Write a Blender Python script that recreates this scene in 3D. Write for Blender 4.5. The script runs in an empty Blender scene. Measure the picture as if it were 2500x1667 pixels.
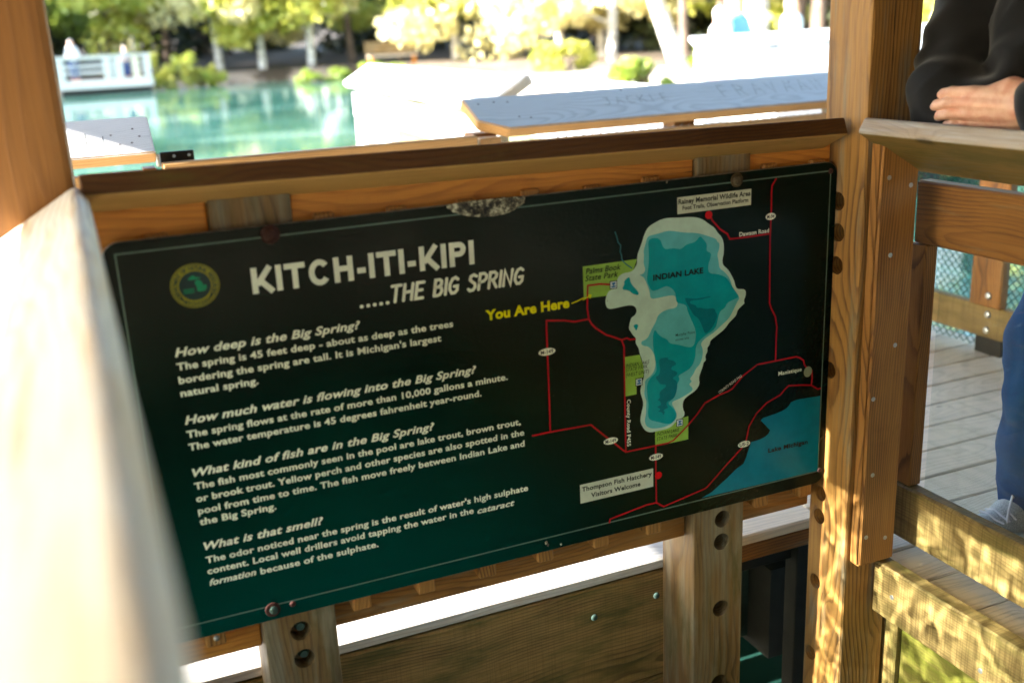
import bpy, bmesh, math, random
import numpy as np
from mathutils import Vector, Matrix, Quaternion, noise as mnoise

scene = bpy.context.scene
COL = scene.collection
rad = math.radians

# ------------------------------------------------------------------ camera
cam = bpy.data.cameras.new('camera')
cam.lens = 36.3
cam.sensor_width = 36.0
cam.clip_start = 0.02
cam.clip_end = 900
cam.dof.use_dof = True
cam.dof.focus_distance = 2.42
cam.dof.aperture_fstop = 2.1
camo = bpy.data.objects.new('camera', cam)
COL.objects.link(camo)
r_, u_, f_ = Vector((0.918965, -0.391634, -0.046104)), Vector((0.154463, 0.24992, 0.955867)), Vector((0.362828, 0.88553, -0.290161))
mw = Matrix((r_, u_, -f_)).transposed().to_4x4()
mw.translation = Vector((-0.037935, -1.787388, 0.325025))
camo.matrix_world = mw
scene.camera = camo

# ------------------------------------------------------------------ light
SUN_EL, SUN_T = rad(20.0), rad(0.0)
sdir = Vector((-math.cos(SUN_EL) * math.cos(SUN_T), math.cos(SUN_EL) * math.sin(SUN_T), math.sin(SUN_EL)))
world = bpy.data.worlds.new('World')
scene.world = world
world.use_nodes = True
wn = world.node_tree
bg = wn.nodes['Background']
sky = wn.nodes.new('ShaderNodeTexSky')
sky.sky_type = 'NISHITA'
sky.sun_disc = False
sky.sun_elevation = SUN_EL
sky.sun_rotation = math.atan2(sdir.x, sdir.y)
wn.links.new(sky.outputs[0], bg.inputs[0])
bg.inputs[1].default_value = 0.15
sl = bpy.data.lights.new('sun', 'SUN')
sl.energy = 5.0
sl.angle = rad(0.5)
sl.cycles.is_caustics_light = True
sl.color = (1.0, 0.955, 0.885)
so = bpy.data.objects.new('sun', sl)
so.rotation_euler = sdir.to_track_quat('Z', 'Y').to_euler()
so.location = (-20, 5, 20)
COL.objects.link(so)
vs = scene.view_settings
vs.view_transform = 'Standard'
vs.look = 'None'
vs.exposure = 3.12
vs.gamma = 1.0
vs.use_curve_mapping = False
cy = scene.cycles
cy.max_bounces = 8
cy.diffuse_bounces = 5
cy.glossy_bounces = 4
cy.transmission_bounces = 6
cy.transparent_max_bounces = 12
cy.caustics_reflective = True
cy.caustics_refractive = True
cy.blur_glossy = 0.0
cy.sample_clamp_indirect = 30.0
cy.use_denoising = True

# ------------------------------------------------------------------ material helpers
class NT:
    def __init__(s, name):
        s.m = bpy.data.materials.new(name)
        s.m.use_nodes = True
        s.t = s.m.node_tree
        s.b = s.t.nodes['Principled BSDF']
        s.out = s.t.nodes['Material Output']
    def n(s, typ, **kw):
        x = s.t.nodes.new(typ)
        for k, v in kw.items():
            setattr(x, k, v)
        return x
    def put(s, sock, v):
        if hasattr(v, 'bl_idname') and hasattr(v, 'outputs'):
            v = v.outputs[0]
        if hasattr(v, 'is_output'):
            s.t.links.new(v, sock)
        else:
            sock.default_value = v
    def math(s, op, a, b=None, c=None, clamp=False):
        x = s.n('ShaderNodeMath', operation=op, use_clamp=clamp)
        s.put(x.inputs[0], a)
        if b is not None: s.put(x.inputs[1], b)
        if c is not None: s.put(x.inputs[2], c)
        return x.outputs[0]
    def vmath(s, op, a, b=None):
        x = s.n('ShaderNodeVectorMath', operation=op)
        s.put(x.inputs[0], a)
        if b is not None: s.put(x.inputs[1], b)
        return x.outputs[0]
    def noise(s, vec, scale, detail=3, rough=0.55, col=False, dist=0.0):
        x = s.n('ShaderNodeTexNoise')
        if vec is not None: s.put(x.inputs['Vector'], vec)
        x.inputs['Scale'].default_value = scale
        x.inputs['Detail'].default_value = detail
        x.inputs['Roughness'].default_value = rough
        x.inputs['Distortion'].default_value = dist
        return x.outputs['Color' if col else 'Fac']
    def mix(s, fac, a, b, blend='MIX'):
        x = s.n('ShaderNodeMix', data_type='RGBA', blend_type=blend)
        s.put(x.inputs[0], fac)
        s.put(x.inputs[6], a if not isinstance(a, tuple) else (*a[:3], 1))
        s.put(x.inputs[7], b if not isinstance(b, tuple) else (*b[:3], 1))
        return x.outputs[2]
    def ramp(s, fac, stops):
        x = s.n('ShaderNodeValToRGB')
        s.put(x.inputs[0], fac)
        e = x.color_ramp.elements
        while len(e) < len(stops): e.new(0.5)
        for q, (p, c) in zip(e, stops):
            q.position = p
            q.color = (*c, 1) if isinstance(c, tuple) else (c, c, c, 1)
        return x.outputs[0]
    def smooth(s, v, a, b):
        x = s.n('ShaderNodeMapRange', interpolation_type='SMOOTHSTEP')
        s.put(x.inputs[0], v)
        x.inputs[1].default_value = a
        x.inputs[2].default_value = b
        return x.outputs[0]
    def bump(s, h, strength, dist):
        x = s.n('ShaderNodeBump')
        x.inputs['Strength'].default_value = strength
        x.inputs['Distance'].default_value = dist
        s.put(x.inputs['Height'], h)
        return x.outputs[0]

def wood(name, light, dark, freq=125.0, grey=0.0, greycol=(0.42, 0.43, 0.42), green=0.0,
         greencol=(0.075, 0.085, 0.02), rough=0.62, contrast=1.0, saw=0.0, blot=0.35, knots=1.0):
    """sawn softwood: growth rings round an off-centre pith, knots, fibre, stains; local X is the grain"""
    N = NT(name)
    tc = N.n('ShaderNodeTexCoord')
    oi = N.n('ShaderNodeObjectInfo')
    rnd = oi.outputs['Random']
    off = N.n('ShaderNodeCombineXYZ')
    N.put(off.inputs[0], N.math('MULTIPLY', rnd, 37.0))
    N.put(off.inputs[1], N.math('MULTIPLY', rnd, 3.1))
    N.put(off.inputs[2], N.math('MULTIPLY', rnd, 9.7))
    p = tc.outputs['Object']
    po = N.vmath('ADD', p, off)
    # slow wander of the pith along the board
    lowv = N.vmath('MULTIPLY', po, (1.3, 2.6, 2.6))
    w = N.noise(lowv, 1.0, 2, 0.5, col=True)
    wv = N.vmath('MULTIPLY', N.vmath('SUBTRACT', w, (0.5, 0.5, 0.5)), (0.0, 0.15, 0.15))
    w2 = N.vmath('MULTIPLY', N.vmath('SUBTRACT', N.noise(N.vmath('MULTIPLY', po, (6.0, 30.0, 30.0)), 1.0, 3, 0.6, col=True), (0.5, 0.5, 0.5)), (0.0, 0.006, 0.006))
    # knots
    vo = N.n('ShaderNodeTexVoronoi', feature='F1')
    N.put(vo.inputs['Vector'], N.vmath('MULTIPLY', po, (1.0, 2.2, 2.2)))
    vo.inputs['Scale'].default_value = 2.3
    kd = vo.outputs['Distance']
    kn = N.math('MULTIPLY', N.smooth(kd, 0.16, 0.0), knots)
    q = N.vmath('ADD', N.vmath('ADD', p, wv), w2)
    sp = N.n('ShaderNodeSeparateXYZ'); N.put(sp.inputs[0], q)
    cyv = N.math('MULTIPLY_ADD', rnd, 0.14, -0.07)
    yy = N.math('SUBTRACT', sp.outputs[1], cyv)
    zz = N.math('ADD', sp.outputs[2], N.math('MULTIPLY_ADD', rnd, 0.10, 0.03))
    r = N.math('SQRT', N.math('ADD', N.math('MULTIPLY', yy, yy), N.math('MULTIPLY', zz, zz)))
    r = N.math('ADD', r, N.math('MULTIPLY', kn, 0.022))
    ring = N.math('FRACT', N.math('MULTIPLY', r, freq))
    late = N.ramp(ring, [(0.0, 0.25), (0.12, 0.0), (0.55, 0.12), (0.86, 0.95), (0.95, 1.0), (1.0, 0.35)])
    fib = N.noise(N.vmath('MULTIPLY', po, (7.0, 260.0, 260.0)), 1.0, 2, 0.6)
    mot = N.noise(N.vmath('MULTIPLY', po, (2.2, 9.0, 9.0)), 1.0, 4, 0.6)
    lt = N.math('MULTIPLY', late, N.math('MULTIPLY', N.smooth(mot, 0.2, 0.75), 0.78 * contrast))
    c = N.mix(lt, light, dark)
    c = N.mix(N.math('MULTIPLY', N.smooth(fib, 0.35, 0.8), 0.35), c, dark)
    c = N.mix(N.math('MULTIPLY', N.smooth(mot, 0.45, 0.8), blot), c, tuple(x * 0.5 for x in dark))
    c = N.mix(N.math('MULTIPLY', N.smooth(kd, 0.075, 0.03), 0.85 * knots), c, tuple(x * 0.35 for x in dark))
    ck = N.noise(N.vmath('MULTIPLY', po, (1.6, 95.0, 95.0)), 1.0, 2, 0.5)
    ck = N.math('MULTIPLY', N.smooth(ck, 0.70, 0.74), N.smooth(mot, 0.45, 0.6))
    c = N.mix(N.math('MULTIPLY', ck, 0.8), c, tuple(x * 0.22 for x in dark))
    dirt = N.noise(po, 5.0, 6, 0.75)
    c = N.mix(N.math('MULTIPLY', N.smooth(dirt, 0.55, 0.75), 0.35), c, tuple(x * 0.6 for x in dark))
    if saw > 0:
        sw = N.noise(N.vmath('MULTIPLY', po, (330.0, 6.0, 6.0)), 1.0, 1, 0.5)
        c = N.mix(N.math('MULTIPLY', N.smooth(sw, 0.5, 0.62), saw), c, dark)
    if grey > 0:
        g = N.noise(N.vmath('MULTIPLY', po, (3.0, 30.0, 30.0)), 1.0, 4, 0.65)
        gf = N.smooth(g, 0.75 - grey * 0.75, 1.0 - grey * 0.7)
        gc = N.mix(N.math('MULTIPLY', late, 0.45), greycol, tuple(x * 0.55 for x in greycol))
        gc = N.mix(N.smooth(fib, 0.55, 0.8), gc, tuple(x * 0.62 for x in greycol))
        gc = N.mix(N.smooth(kd, 0.05, 0.02), gc, (0.09, 0.085, 0.08))
        c = N.mix(gf, c, gc)
    if green > 0:
        g2 = N.noise(N.vmath('MULTIPLY', po, (3.0, 12.0, 12.0)), 1.3, 5, 0.7)
        c = N.mix(N.math('MULTIPLY', N.smooth(g2, 0.62 - green * 0.45, 0.9 - green * 0.35), 0.85), c, greencol)
    N.put(N.b.inputs['Base Color'], c)
    N.put(N.b.inputs['Roughness'], N.math('MULTIPLY_ADD', late, -0.12, rough))
    N.b.inputs['Specular IOR Level'].default_value = 0.35
    h = N.math('ADD', N.math('ADD', N.math('MULTIPLY', late, 0.6), N.math('MULTIPLY', fib, 0.7)), N.math('MULTIPLY', ck, -1.5))
    N.put(N.b.inputs['Normal'], N.bump(h, 0.45, 0.0012))
    return N.m

def plain(name, col, rough=0.5, metal=0.0, var=0.0, scale=20.0, bump=0.0, spec=0.5, coat=0.0):
    N = NT(name)
    if var > 0 or bump > 0:
        tc = N.n('ShaderNodeTexCoord')
        nz = N.noise(tc.outputs['Object'], scale, 5, 0.6)
        if var > 0:
            N.put(N.b.inputs['Base Color'], N.mix(N.smooth(nz, 0.3, 0.7), tuple(x * (1 - var) for x in col), tuple(min(1, x * (1 + var)) for x in col)))
        if bump > 0:
            N.put(N.b.inputs['Normal'], N.bump(nz, 0.6, bump))
    if var <= 0:
        N.b.inputs['Base Color'].default_value = (*col, 1)
    N.b.inputs['Roughness'].default_value = rough
    N.b.inputs['Metallic'].default_value = metal
    N.b.inputs['Specular IOR Level'].default_value = spec
    N.b.inputs['Coat Weight'].default_value = coat
    return N.m

M = {}
M['cedar'] = wood('stained_pine', (0.5992, 0.2339, 0.03618), (0.2587, 0.06956, 0.01034), 120, blot=0.3)
M['capin'] = wood('cap_pine', (0.0952, 0.03744, 0.00765), (0.0336, 0.0104, 0.002125), 150, green=0.25, greencol=(0.08736, 0.06864, 0.00918), contrast=1.2)  # dark tone holds the shade of the sign-side cap's front face
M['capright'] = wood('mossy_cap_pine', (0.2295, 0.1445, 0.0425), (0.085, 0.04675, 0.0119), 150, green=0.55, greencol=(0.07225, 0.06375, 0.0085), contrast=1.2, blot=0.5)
M['post'] = wood('post_pine', (0.3819, 0.1921, 0.04831), (0.09017, 0.03349, 0.007246), 118, contrast=1.35, blot=0.3, knots=0.7, grey=0.35, greycol=(0.22, 0.185, 0.12))
M['postdark'] = wood('weathered_post_pine', (0.2179, 0.1279, 0.04736), (0.0521, 0.02463, 0.008525), 120, green=0.4, greencol=(0.07104, 0.0663, 0.01137), blot=0.55, contrast=1.25, grey=0.45, greycol=(0.22, 0.185, 0.12))
M['batten'] = wood('batten_pine', (0.3819, 0.1773, 0.04428), (0.1008, 0.03546, 0.007246), 150, knots=0.3, contrast=1.35, grey=0.15, greycol=(0.22, 0.185, 0.12))
M['rail'] = wood('rail_pine', (0.3077, 0.133, 0.02898), (0.1008, 0.03546, 0.007246), 140, blot=0.4, contrast=1.2, grey=0.30, greycol=(0.22, 0.185, 0.12))
M['wall'] = wood('lining_pine', (0.3589, 0.2228, 0.07313), (0.1142, 0.06533, 0.0225), 115, green=0.5, greencol=(0.07176, 0.07722, 0.01688), saw=0.2, blot=0.75, contrast=1.6)
M['curb'] = wood('curb_pine', (0.2886, 0.1972, 0.06926), (0.09139, 0.05387, 0.01539), 150, green=0.4, greencol=(0.08177, 0.07696, 0.01347), saw=0.5, blot=0.55, contrast=1.2)
M['algae'] = wood('algae_pine', (0.1554, 0.111, 0.02775), (0.04995, 0.0333, 0.00888), 140, green=0.7, greencol=(0.0999, 0.1055, 0.00666), saw=0.45, blot=0.7)
M['capbounce'] = wood('bounce_lit_cap_pine', (0.46, 0.27, 0.085), (0.25, 0.12, 0.03), 150, green=0.15, greencol=(0.24, 0.20, 0.035))  # paler cap wood; bounce light from below is painted into it
M['capedge'] = wood('lit_edge_pine', (0.36, 0.28, 0.20), (0.22, 0.15, 0.10), 160, grey=0.5, greycol=(0.42, 0.39, 0.36), contrast=0.6)  # weathered pale wood with the open side's brightness painted in
M['postleft'] = wood('corner_post_pine', (0.246, 0.101, 0.01867), (0.123, 0.04393, 0.00862), 60, contrast=0.8, blot=0.35, knots=0.5, grey=0.20, greycol=(0.22, 0.185, 0.12))
M['roofwood'] = wood('roof_pine', (0.13, 0.075, 0.03), (0.05, 0.025, 0.01), 130)
M['deck'] = wood('deck_pine', (0.50, 0.44, 0.36), (0.27, 0.21, 0.15), 120, grey=0.75, greycol=(0.68, 0.58, 0.44), blot=0.25, contrast=1.2)
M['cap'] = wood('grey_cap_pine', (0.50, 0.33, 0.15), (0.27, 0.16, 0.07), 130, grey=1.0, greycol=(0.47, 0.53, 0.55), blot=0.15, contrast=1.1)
M['caplight'] = wood('lit_grey_cap_pine', (0.55, 0.45, 0.33), (0.30, 0.22, 0.15), 130, grey=1.0, greycol=(0.80, 0.80, 0.78), blot=0.1, contrast=1.3)  # brighter copy of the grey cap, its extra daylight is in the colour
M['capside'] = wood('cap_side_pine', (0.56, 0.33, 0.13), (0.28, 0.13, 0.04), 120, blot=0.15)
M['bleached'] = wood('bleached_pine', (0.80, 0.68, 0.50), (0.46, 0.28, 0.13), 70, grey=0.6, greycol=(0.80, 0.79, 0.74), blot=0.2, contrast=1.4)
M['strip'] = wood('sunny_deck_pine', (0.60, 0.52, 0.42), (0.38, 0.27, 0.17), 120, grey=0.72, greycol=(0.60, 0.58, 0.54), blot=0.15, contrast=1.2)
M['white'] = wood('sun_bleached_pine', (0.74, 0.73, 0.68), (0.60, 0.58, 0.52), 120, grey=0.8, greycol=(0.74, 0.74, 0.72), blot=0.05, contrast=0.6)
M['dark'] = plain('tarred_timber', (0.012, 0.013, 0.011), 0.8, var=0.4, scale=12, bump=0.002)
M['steel'] = plain('galvanised_steel', (0.50, 0.51, 0.50), 0.38, 0.9, var=0.15, scale=60)
M['verdi'] = plain('verdigris_bolt', (0.025, 0.055, 0.042), 0.85, 0.0, var=0.3, scale=150)
M['rust'] = plain('rusty_bolt', (0.045, 0.012, 0.007), 0.75, 0.2, var=0.5, scale=220, bump=0.0006)
M['black'] = plain('black_metal', (0.015, 0.012, 0.01), 0.45, 0.6, var=0.3, scale=60)
M['pontoon'] = plain('pontoon_metal', (0.035, 0.065, 0.055), 0.6, 0.0, var=0.5, scale=9, bump=0.0015)
M['wire'] = plain('green_wire', (0.03, 0.10, 0.06), 0.45, 0.2)
M['wiregrey'] = plain('grey_wire', (0.45, 0.46, 0.42), 0.4, 0.7)

# ------------------------------------------------------------------ object helpers
def tag(o, label=None, cat=None, group=None, kind=None):
    if label: o['label'] = label
    if cat: o['category'] = cat
    if group: o['group'] = group
    if kind: o['kind'] = kind
    return o

def link(name, me, mat=None, parent=None):
    o = bpy.data.objects.new(name, me)
    COL.objects.link(o)
    if mat is not None:
        me.materials.clear()
        me.materials.append(mat)
    if parent is not None:
        o.parent = parent
        o.matrix_parent_inverse = parent_inv(parent)
    return o

def parent_inv(p):
    m = Matrix.Identity(4)
    q = p
    ch = []
    while q is not None:
        ch.append(q); q = q.parent
    for q in reversed(ch):
        m = m @ q.matrix_parent_inverse @ q.matrix_basis
    return m.inverted()

def thing(name, label, cat, loc=(0, 0, 0), group=None):
    o = bpy.data.objects.new(name, None)
    o.empty_display_size = 0.1
    o.location = loc
    COL.objects.link(o)
    return tag(o, label, cat, group)

def bm_mesh(name, bm, smooth=False):
    me = bpy.data.meshes.new(name)
    bmesh.ops.recalc_face_normals(bm, faces=bm.faces)
    bm.to_mesh(me)
    bm.free()
    if smooth:
        for f in me.polygons: f.use_smooth = True
    return me

def box8(bm, v):
    """v: 8 corners, x-y-z counting (---, +--, -+-, ++-, --+, +-+, -++, +++)"""
    vs = [bm.verts.new(p) for p in v]
    for f in ((0, 2, 3, 1), (4, 5, 7, 6), (0, 1, 5, 4), (2, 6, 7, 3), (0, 4, 6, 2), (1, 3, 7, 5)):
        bm.faces.new([vs[i] for i in f])

GR = {'X': Matrix.Identity(3), 'Y': Matrix.Rotation(rad(90), 3, 'Z'), 'Z': Matrix.Rotation(rad(-90), 3, 'Y')}

def board(name, x0, x1, y0, y1, z0, z1, mat, parent=None, grain='X', bev=0.003, seg=1):
    """an axis-aligned sawn piece; its mesh is stored with local X along the grain"""
    c = Vector(((x0 + x1) / 2, (y0 + y1) / 2, (z0 + z1) / 2))
    R3 = GR[grain]
    Ri = R3.inverted()
    bm = bmesh.new()
    pts = []
    h = Vector(((x1 - x0) / 2, (y1 - y0) / 2, (z1 - z0) / 2))
    hl = Ri @ h
    hl = Vector((abs(hl.x), abs(hl.y), abs(hl.z)))
    for k in (-1, 1):
        for j in (-1, 1):
            for i in (-1, 1):
                pts.append((i * hl.x, j * hl.y, k * hl.z))
    box8(bm, pts)
    if bev > 0:
        bmesh.ops.bevel(bm, geom=list(bm.edges), offset=bev, segments=seg, affect='EDGES', profile=0.6)
    me = bm_mesh(name, bm)
    o = link(name, me, mat)
    o.matrix_basis = Matrix.Translation(c) @ R3.to_4x4()
    if parent is not None:
        o.parent = parent
        o.matrix_parent_inverse = parent_inv(parent)
    return o

def framed(name, M4, L, W, T, mat, parent=None, bev=0.004, e0=0.0, e1=0.0, seg=3):
    """a board in its own frame: x 0..L along, y 0..W across, z -T..0; e0/e1 skew the ends"""
    bm = bmesh.new()
    pts = []
    for k in (-T, 0):
        for j in (0, W):
            pts.append((0 + (e0 if j else 0), j, k))
            pts.append((L + (e1 if j else 0), j, k))
    box8(bm, pts)
    if bev > 0:
        bmesh.ops.bevel(bm, geom=list(bm.edges), offset=bev, segments=seg, affect='EDGES', profile=0.5)
    bmesh.ops.translate(bm, verts=bm.verts, vec=(-L / 2, -W / 2, 0))
    o = link(name, bm_mesh(name, bm), mat)
    o.matrix_basis = M4 @ Matrix.Translation((L / 2, W / 2, 0))
    if parent is not None:
        o.parent = parent
        o.matrix_parent_inverse = parent_inv(parent)
    return o

def fr(origin, x, y):
    x = Vector(x).normalized(); y = Vector(y)
    y = (y - x * y.dot(x)).normalized()
    z = x.cross(y)
    m = Matrix((x, y, z)).transposed().to_4x4()
    m.translation = Vector(origin)
    return m

def disc_head(bm, c, n, r, h, seg=14, dome=True):
    """bolt head: a low dome at c facing n"""
    n = Vector(n).normalized()
    a = n.orthogonal().normalized(); b = n.cross(a)
    rings = [(1.0, 0.0), (0.96, 0.35), (0.75, 0.75), (0.4, 0.95)] if dome else [(1.0, 0.0), (1.0, 0.8), (0.9, 1.0)]
    prev = None
    for fr_, fh in rings:
        cur = [bm.verts.new(Vector(c) + (a * math.cos(t) + b * math.sin(t)) * r * fr_ + n * h * fh) for t in [2 * math.pi * k / seg for k in range(seg)]]
        if prev:
            for k in range(seg):
                bm.faces.new((prev[k], prev[(k + 1) % seg], cur[(k + 1) % seg], cur[k]))
        prev = cur
    bm.faces.new(prev)

def bolt(name, c, n, r, h, mat, parent, dome=True, washer=0.0, slot=False):
    bm = bmesh.new()
    if washer > 0:
        disc_head(bm, c, n, washer, 0.0018, dome=False)
        c = Vector(c) + Vector(n).normalized() * 0.0018
    disc_head(bm, c, n, r, h, dome=dome)
    return link(name, bm_mesh(name, bm, False), mat, parent)

def evaluated(o):
    dg = bpy.context.evaluated_depsgraph_get()
    me = bpy.data.meshes.new_from_object(o.evaluated_get(dg))
    return me

def drill(o, holes, axis, depth, face):
    """real counterbored holes: holes = [(a, z, r)], axis 'X' or 'Y', face = the plane they start from (world)"""
    bm = bmesh.new()
    for a, z, r in holes:
        for s_ in (0,):
            if axis == 'Y':
                mt = Matrix.Translation((a, face + depth / 2 - 0.01, z)) @ Matrix.Rotation(rad(90), 4, 'X')
            else:
                mt = Matrix.Translation((face + depth / 2 - 0.01, a, z)) @ Matrix.Rotation(rad(90), 4, 'Y')
            bmesh.ops.create_cone(bm, cap_ends=True, segments=24, radius1=r, radius2=r, depth=depth + 0.02, matrix=mt)
    cut = link('cutter', bm_mesh('cutter', bm))
    md = o.modifiers.new('b', 'BOOLEAN')
    md.object = cut
    md.operation = 'DIFFERENCE'
    md.solver = 'EXACT'
    bpy.context.view_layer.update()
    me = evaluated(o)
    o.modifiers.clear()
    o.data = me
    bpy.data.objects.remove(cut)

def tube(bm, pts, r, seg=6, r1=None):
    pts = [Vector(p) for p in pts]
    prev = None
    n = len(pts)
    ref = Vector((0.13, 0.2, 1))
    for i, p in enumerate(pts):
        d = (pts[min(i + 1, n - 1)] - pts[max(i - 1, 0)]).normalized()
        a = d.cross(ref)
        if a.length < 0.05: a = d.cross(Vector((1, 0, 0)))
        a.normalize()
        b = d.cross(a)
        rr = r if r1 is None else r + (r1 - r) * i / (n - 1)
        cur = [bm.verts.new(p + (a * math.cos(t) + b * math.sin(t)) * rr) for t in [2 * math.pi * k / seg for k in range(seg)]]
        if prev:
            for k in range(seg):
                bm.faces.new((prev[k], prev[(k + 1) % seg], cur[(k + 1) % seg], cur[k]))
        prev = cur
    return bm

def chainlink(name, L, H, pitch, mat, parent, M4, wr=0.0021):
    """woven wire: zigzag wires standing side by side, local x along, z up"""
    verts, faces = [], []
    n = int(L / pitch)
    m = int(2 * H / pitch) + 1
    for i in range(n + 1):
        for s_ in (0, 1):
            prev = None
            for k in range(m + 1):
                x = i * pitch + (pitch / 2 if (k + s_) % 2 else 0)
                if s_: x = (i + 1) * pitch - (pitch / 2 if k % 2 else 0)
                else: x = i * pitch + (pitch / 2 if k % 2 else 0)
                z = min(H, k * pitch * 0.5)
                y = 0.0015 * (1 if (k + s_) % 2 else -1)
                b = len(verts)
                verts += [(x - wr, y - wr, z), (x + wr, y - wr, z), (x, y + wr, z)]
                if prev is not None:
                    for q in range(3):
                        faces.append((prev + q, prev + (q + 1) % 3, b + (q + 1) % 3, b + q))
                prev = b
    me = bpy.data.meshes.new(name)
    me.from_pydata(verts, [], faces)
    o = link(name, me, mat)
    o.matrix_basis = M4
    if parent is not None:
        o.parent = parent
        o.matrix_parent_inverse = parent_inv(parent)
    o['kind'] = 'stuff'
    return o

# ------------------------------------------------------------------ water, land
WZ = -1.5
def mat_water():
    N = NT('spring_water')
    g = N.n('ShaderNodeNewGeometry')
    pos = g.outputs['Position']
    big = N.noise(N.vmath('MULTIPLY', pos, (0.16, 0.30, 0.0)), 1.0, 5, 0.65)
    c = N.ramp(big, [(0.35, (0.012, 0.055, 0.044)), (0.5, (0.05, 0.165, 0.125)), (0.66, (0.20, 0.34, 0.285))])
    N.put(N.b.inputs['Base Color'], c)
    sp = N.n('ShaderNodeSeparateXYZ'); N.put(sp.inputs[0], pos)
    well = N.math('MULTIPLY', N.smooth(N.math('ABSOLUTE', N.math('SUBTRACT', sp.outputs[0], 0.7)), 1.05, 0.95), N.smooth(N.math('ABSOLUTE', N.math('ADD', sp.outputs[1], 1.3)), 1.6, 1.45))
    N.put(N.b.inputs['Roughness'], N.math('MULTIPLY_ADD', well, 0.04, 0.02))
    N.b.inputs['IOR'].default_value = 1.333
    n1 = N.noise(N.vmath('MULTIPLY', pos, (1.0, 1.0, 0.0)), 9.0, 2, 0.5, dist=0.6)
    n2 = N.noise(N.vmath('MULTIPLY', pos, (0.5, 1.0, 0.0)), 1.6, 2, 0.5)
    h = N.math('ADD', N.math('MULTIPLY', n1, 0.35), N.math('MULTIPLY', n2, 1.0))
    wv = N.noise(pos, 7.0, 2, 0.5, dist=1.2)
    h = N.math('ADD', h, N.math('MULTIPLY', N.math('MULTIPLY', wv, well), 2.5))
    N.put(N.b.inputs['Normal'], N.bump(h, 1.0, 0.003))
    return N.m
M['water'] = mat_water()
bm = bmesh.new()
bmesh.ops.create_grid(bm, x_segments=8, y_segments=8, size=300)
w = link('water', bm_mesh('water', bm), M['water'])
w.location = (10, 20, WZ)
tag(w, kind='structure')

def land_height(x, y):
    e = math.hypot((x + 2) / 46.0, (y - 6) / 43.0) - 1.0
    a = max(-1, min(1, e * 18))
    s1 = a
    s2 = max(-1, min(1, min(x - 8.6 - (y - 14) * 0.13 + 0.6 * math.sin(y * 0.9), y - 12.5 + 0.4 * math.sin(x)) * 0.9))
    s = max(s1, s2)
    z = -2.6 + 1.5 * (s + 1) * 0.75
    if s > 0.2: z = min(z, -1.02) 
    z = -1.5 + (z + 1.5) if s < 0.2 else max(z, -1.08)
    d = max(0, e) * 40
    z += min(6.0, d * 0.035) + 0.07 * mnoise.noise(Vector((x * 0.35, y * 0.35, 0)))
    return z
def mat_ground():
    N = NT('shore_ground')
    g = N.n('ShaderNodeNewGeometry')
    n = N.noise(g.outputs['Position'], 0.6, 6, 0.7)
    n2 = N.noise(g.outputs['Position'], 7.0, 5, 0.7)
    c = N.mix(N.smooth(n, 0.4, 0.62), (0.40, 0.34, 0.25), (0.16, 0.10, 0.065))
    c = N.mix(N.smooth(n, 0.4, 0.62), (0.085, 0.055, 0.035), (0.045, 0.03, 0.02))
    c = N.mix(N.smooth(n2, 0.5, 0.7), c, (0.05, 0.065, 0.015))
    dd = N.vmath('SUBTRACT', g.outputs['Position'], (12.6, 18.5, -1.0))
    ln = N.n('ShaderNodeVectorMath', operation='LENGTH'); N.put(ln.inputs[0], N.vmath('MULTIPLY', dd, (0.8, 0.62, 0.0)))
    sand = N.math('ADD', ln.outputs['Value'], N.math('MULTIPLY', n, 2.0))
    c = N.mix(N.smooth(sand, 7.2, 5.8), c, (0.62, 0.56, 0.46))
    sz = N.n('ShaderNodeSeparateXYZ'); N.put(sz.inputs[0], g.outputs['Position'])
    bank = N.math('ADD', sz.outputs[2], N.math('MULTIPLY', n2, 0.5))
    c = N.mix(N.math('MULTIPLY', N.smooth(bank, -0.72, -0.85), N.smooth(n, 0.42, 0.5)), c, (0.42, 0.32, 0.25))
    N.put(N.b.inputs['Base Color'], c)
    N.b.inputs['Roughness'].default_value = 0.95
    return N.m
M['ground'] = mat_ground()
def ground():
    xs = list(np.arange(-70, -10, 4.0)) + list(np.arange(-10, 46, 0.8)) + list(np.arange(46, 120, 4.0))
    ys = list(np.arange(-70, 8, 5.0)) + list(np.arange(8, 66, 0.8)) + list(np.arange(66, 150, 5.0))
    xs = [-400, -200] + xs + [200, 400]; ys = [-400, -200] + ys + [250, 420]
    v = [(x, y, land_height(x, y)) for y in ys for x in xs]
    n = len(xs)
    f = [(j * n + i, j * n + i + 1, (j + 1) * n + i + 1, (j + 1) * n + i) for j in range(len(ys) - 1) for i in range(n - 1)]
    me = bpy.data.meshes.new('ground'); me.from_pydata(v, [], f)
    for p in me.polygons: p.use_smooth = True
    tag(link('ground', me, M['ground']), kind='structure')
ground()

# ------------------------------------------------------------------ raft deck
DZ = -0.92
rng = random.Random(4)
deck = bpy.data.objects.new('raft_deck', None); COL.objects.link(deck); tag(deck, kind='structure')
def plank(x0, x1, y0, y1, mat=None):
    dz = rng.uniform(-0.0015, 0.0015)
    board('plank', x0, x1, y0 + 0.003, y1 - 0.003, DZ - 0.028 + dz, DZ + dz, mat or M['deck'], deck, 'X', 0.004)
y = 0.155
rows = [0.155, 0.293, 0.43, 0.57, 0.71, 0.85, 0.985, 1.125, 1.265, 1.405, 1.56]
for i in range(len(rows) - 1):
    if i == 0:
        plank(-0.3, 1.334, rows[0], rows[1], M['strip']); plank(1.337, 1.60, rows[0], rows[1])
    else:
        plank(-2.2, 1.60, rows[i], rows[i + 1])
k = -22
yb = 0.067 + 0.139 * -20
while yb < 1.5:
    plank(1.596, 3.10, yb, yb + 0.139)
    yb += 0.139
yb = -2.71
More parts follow.
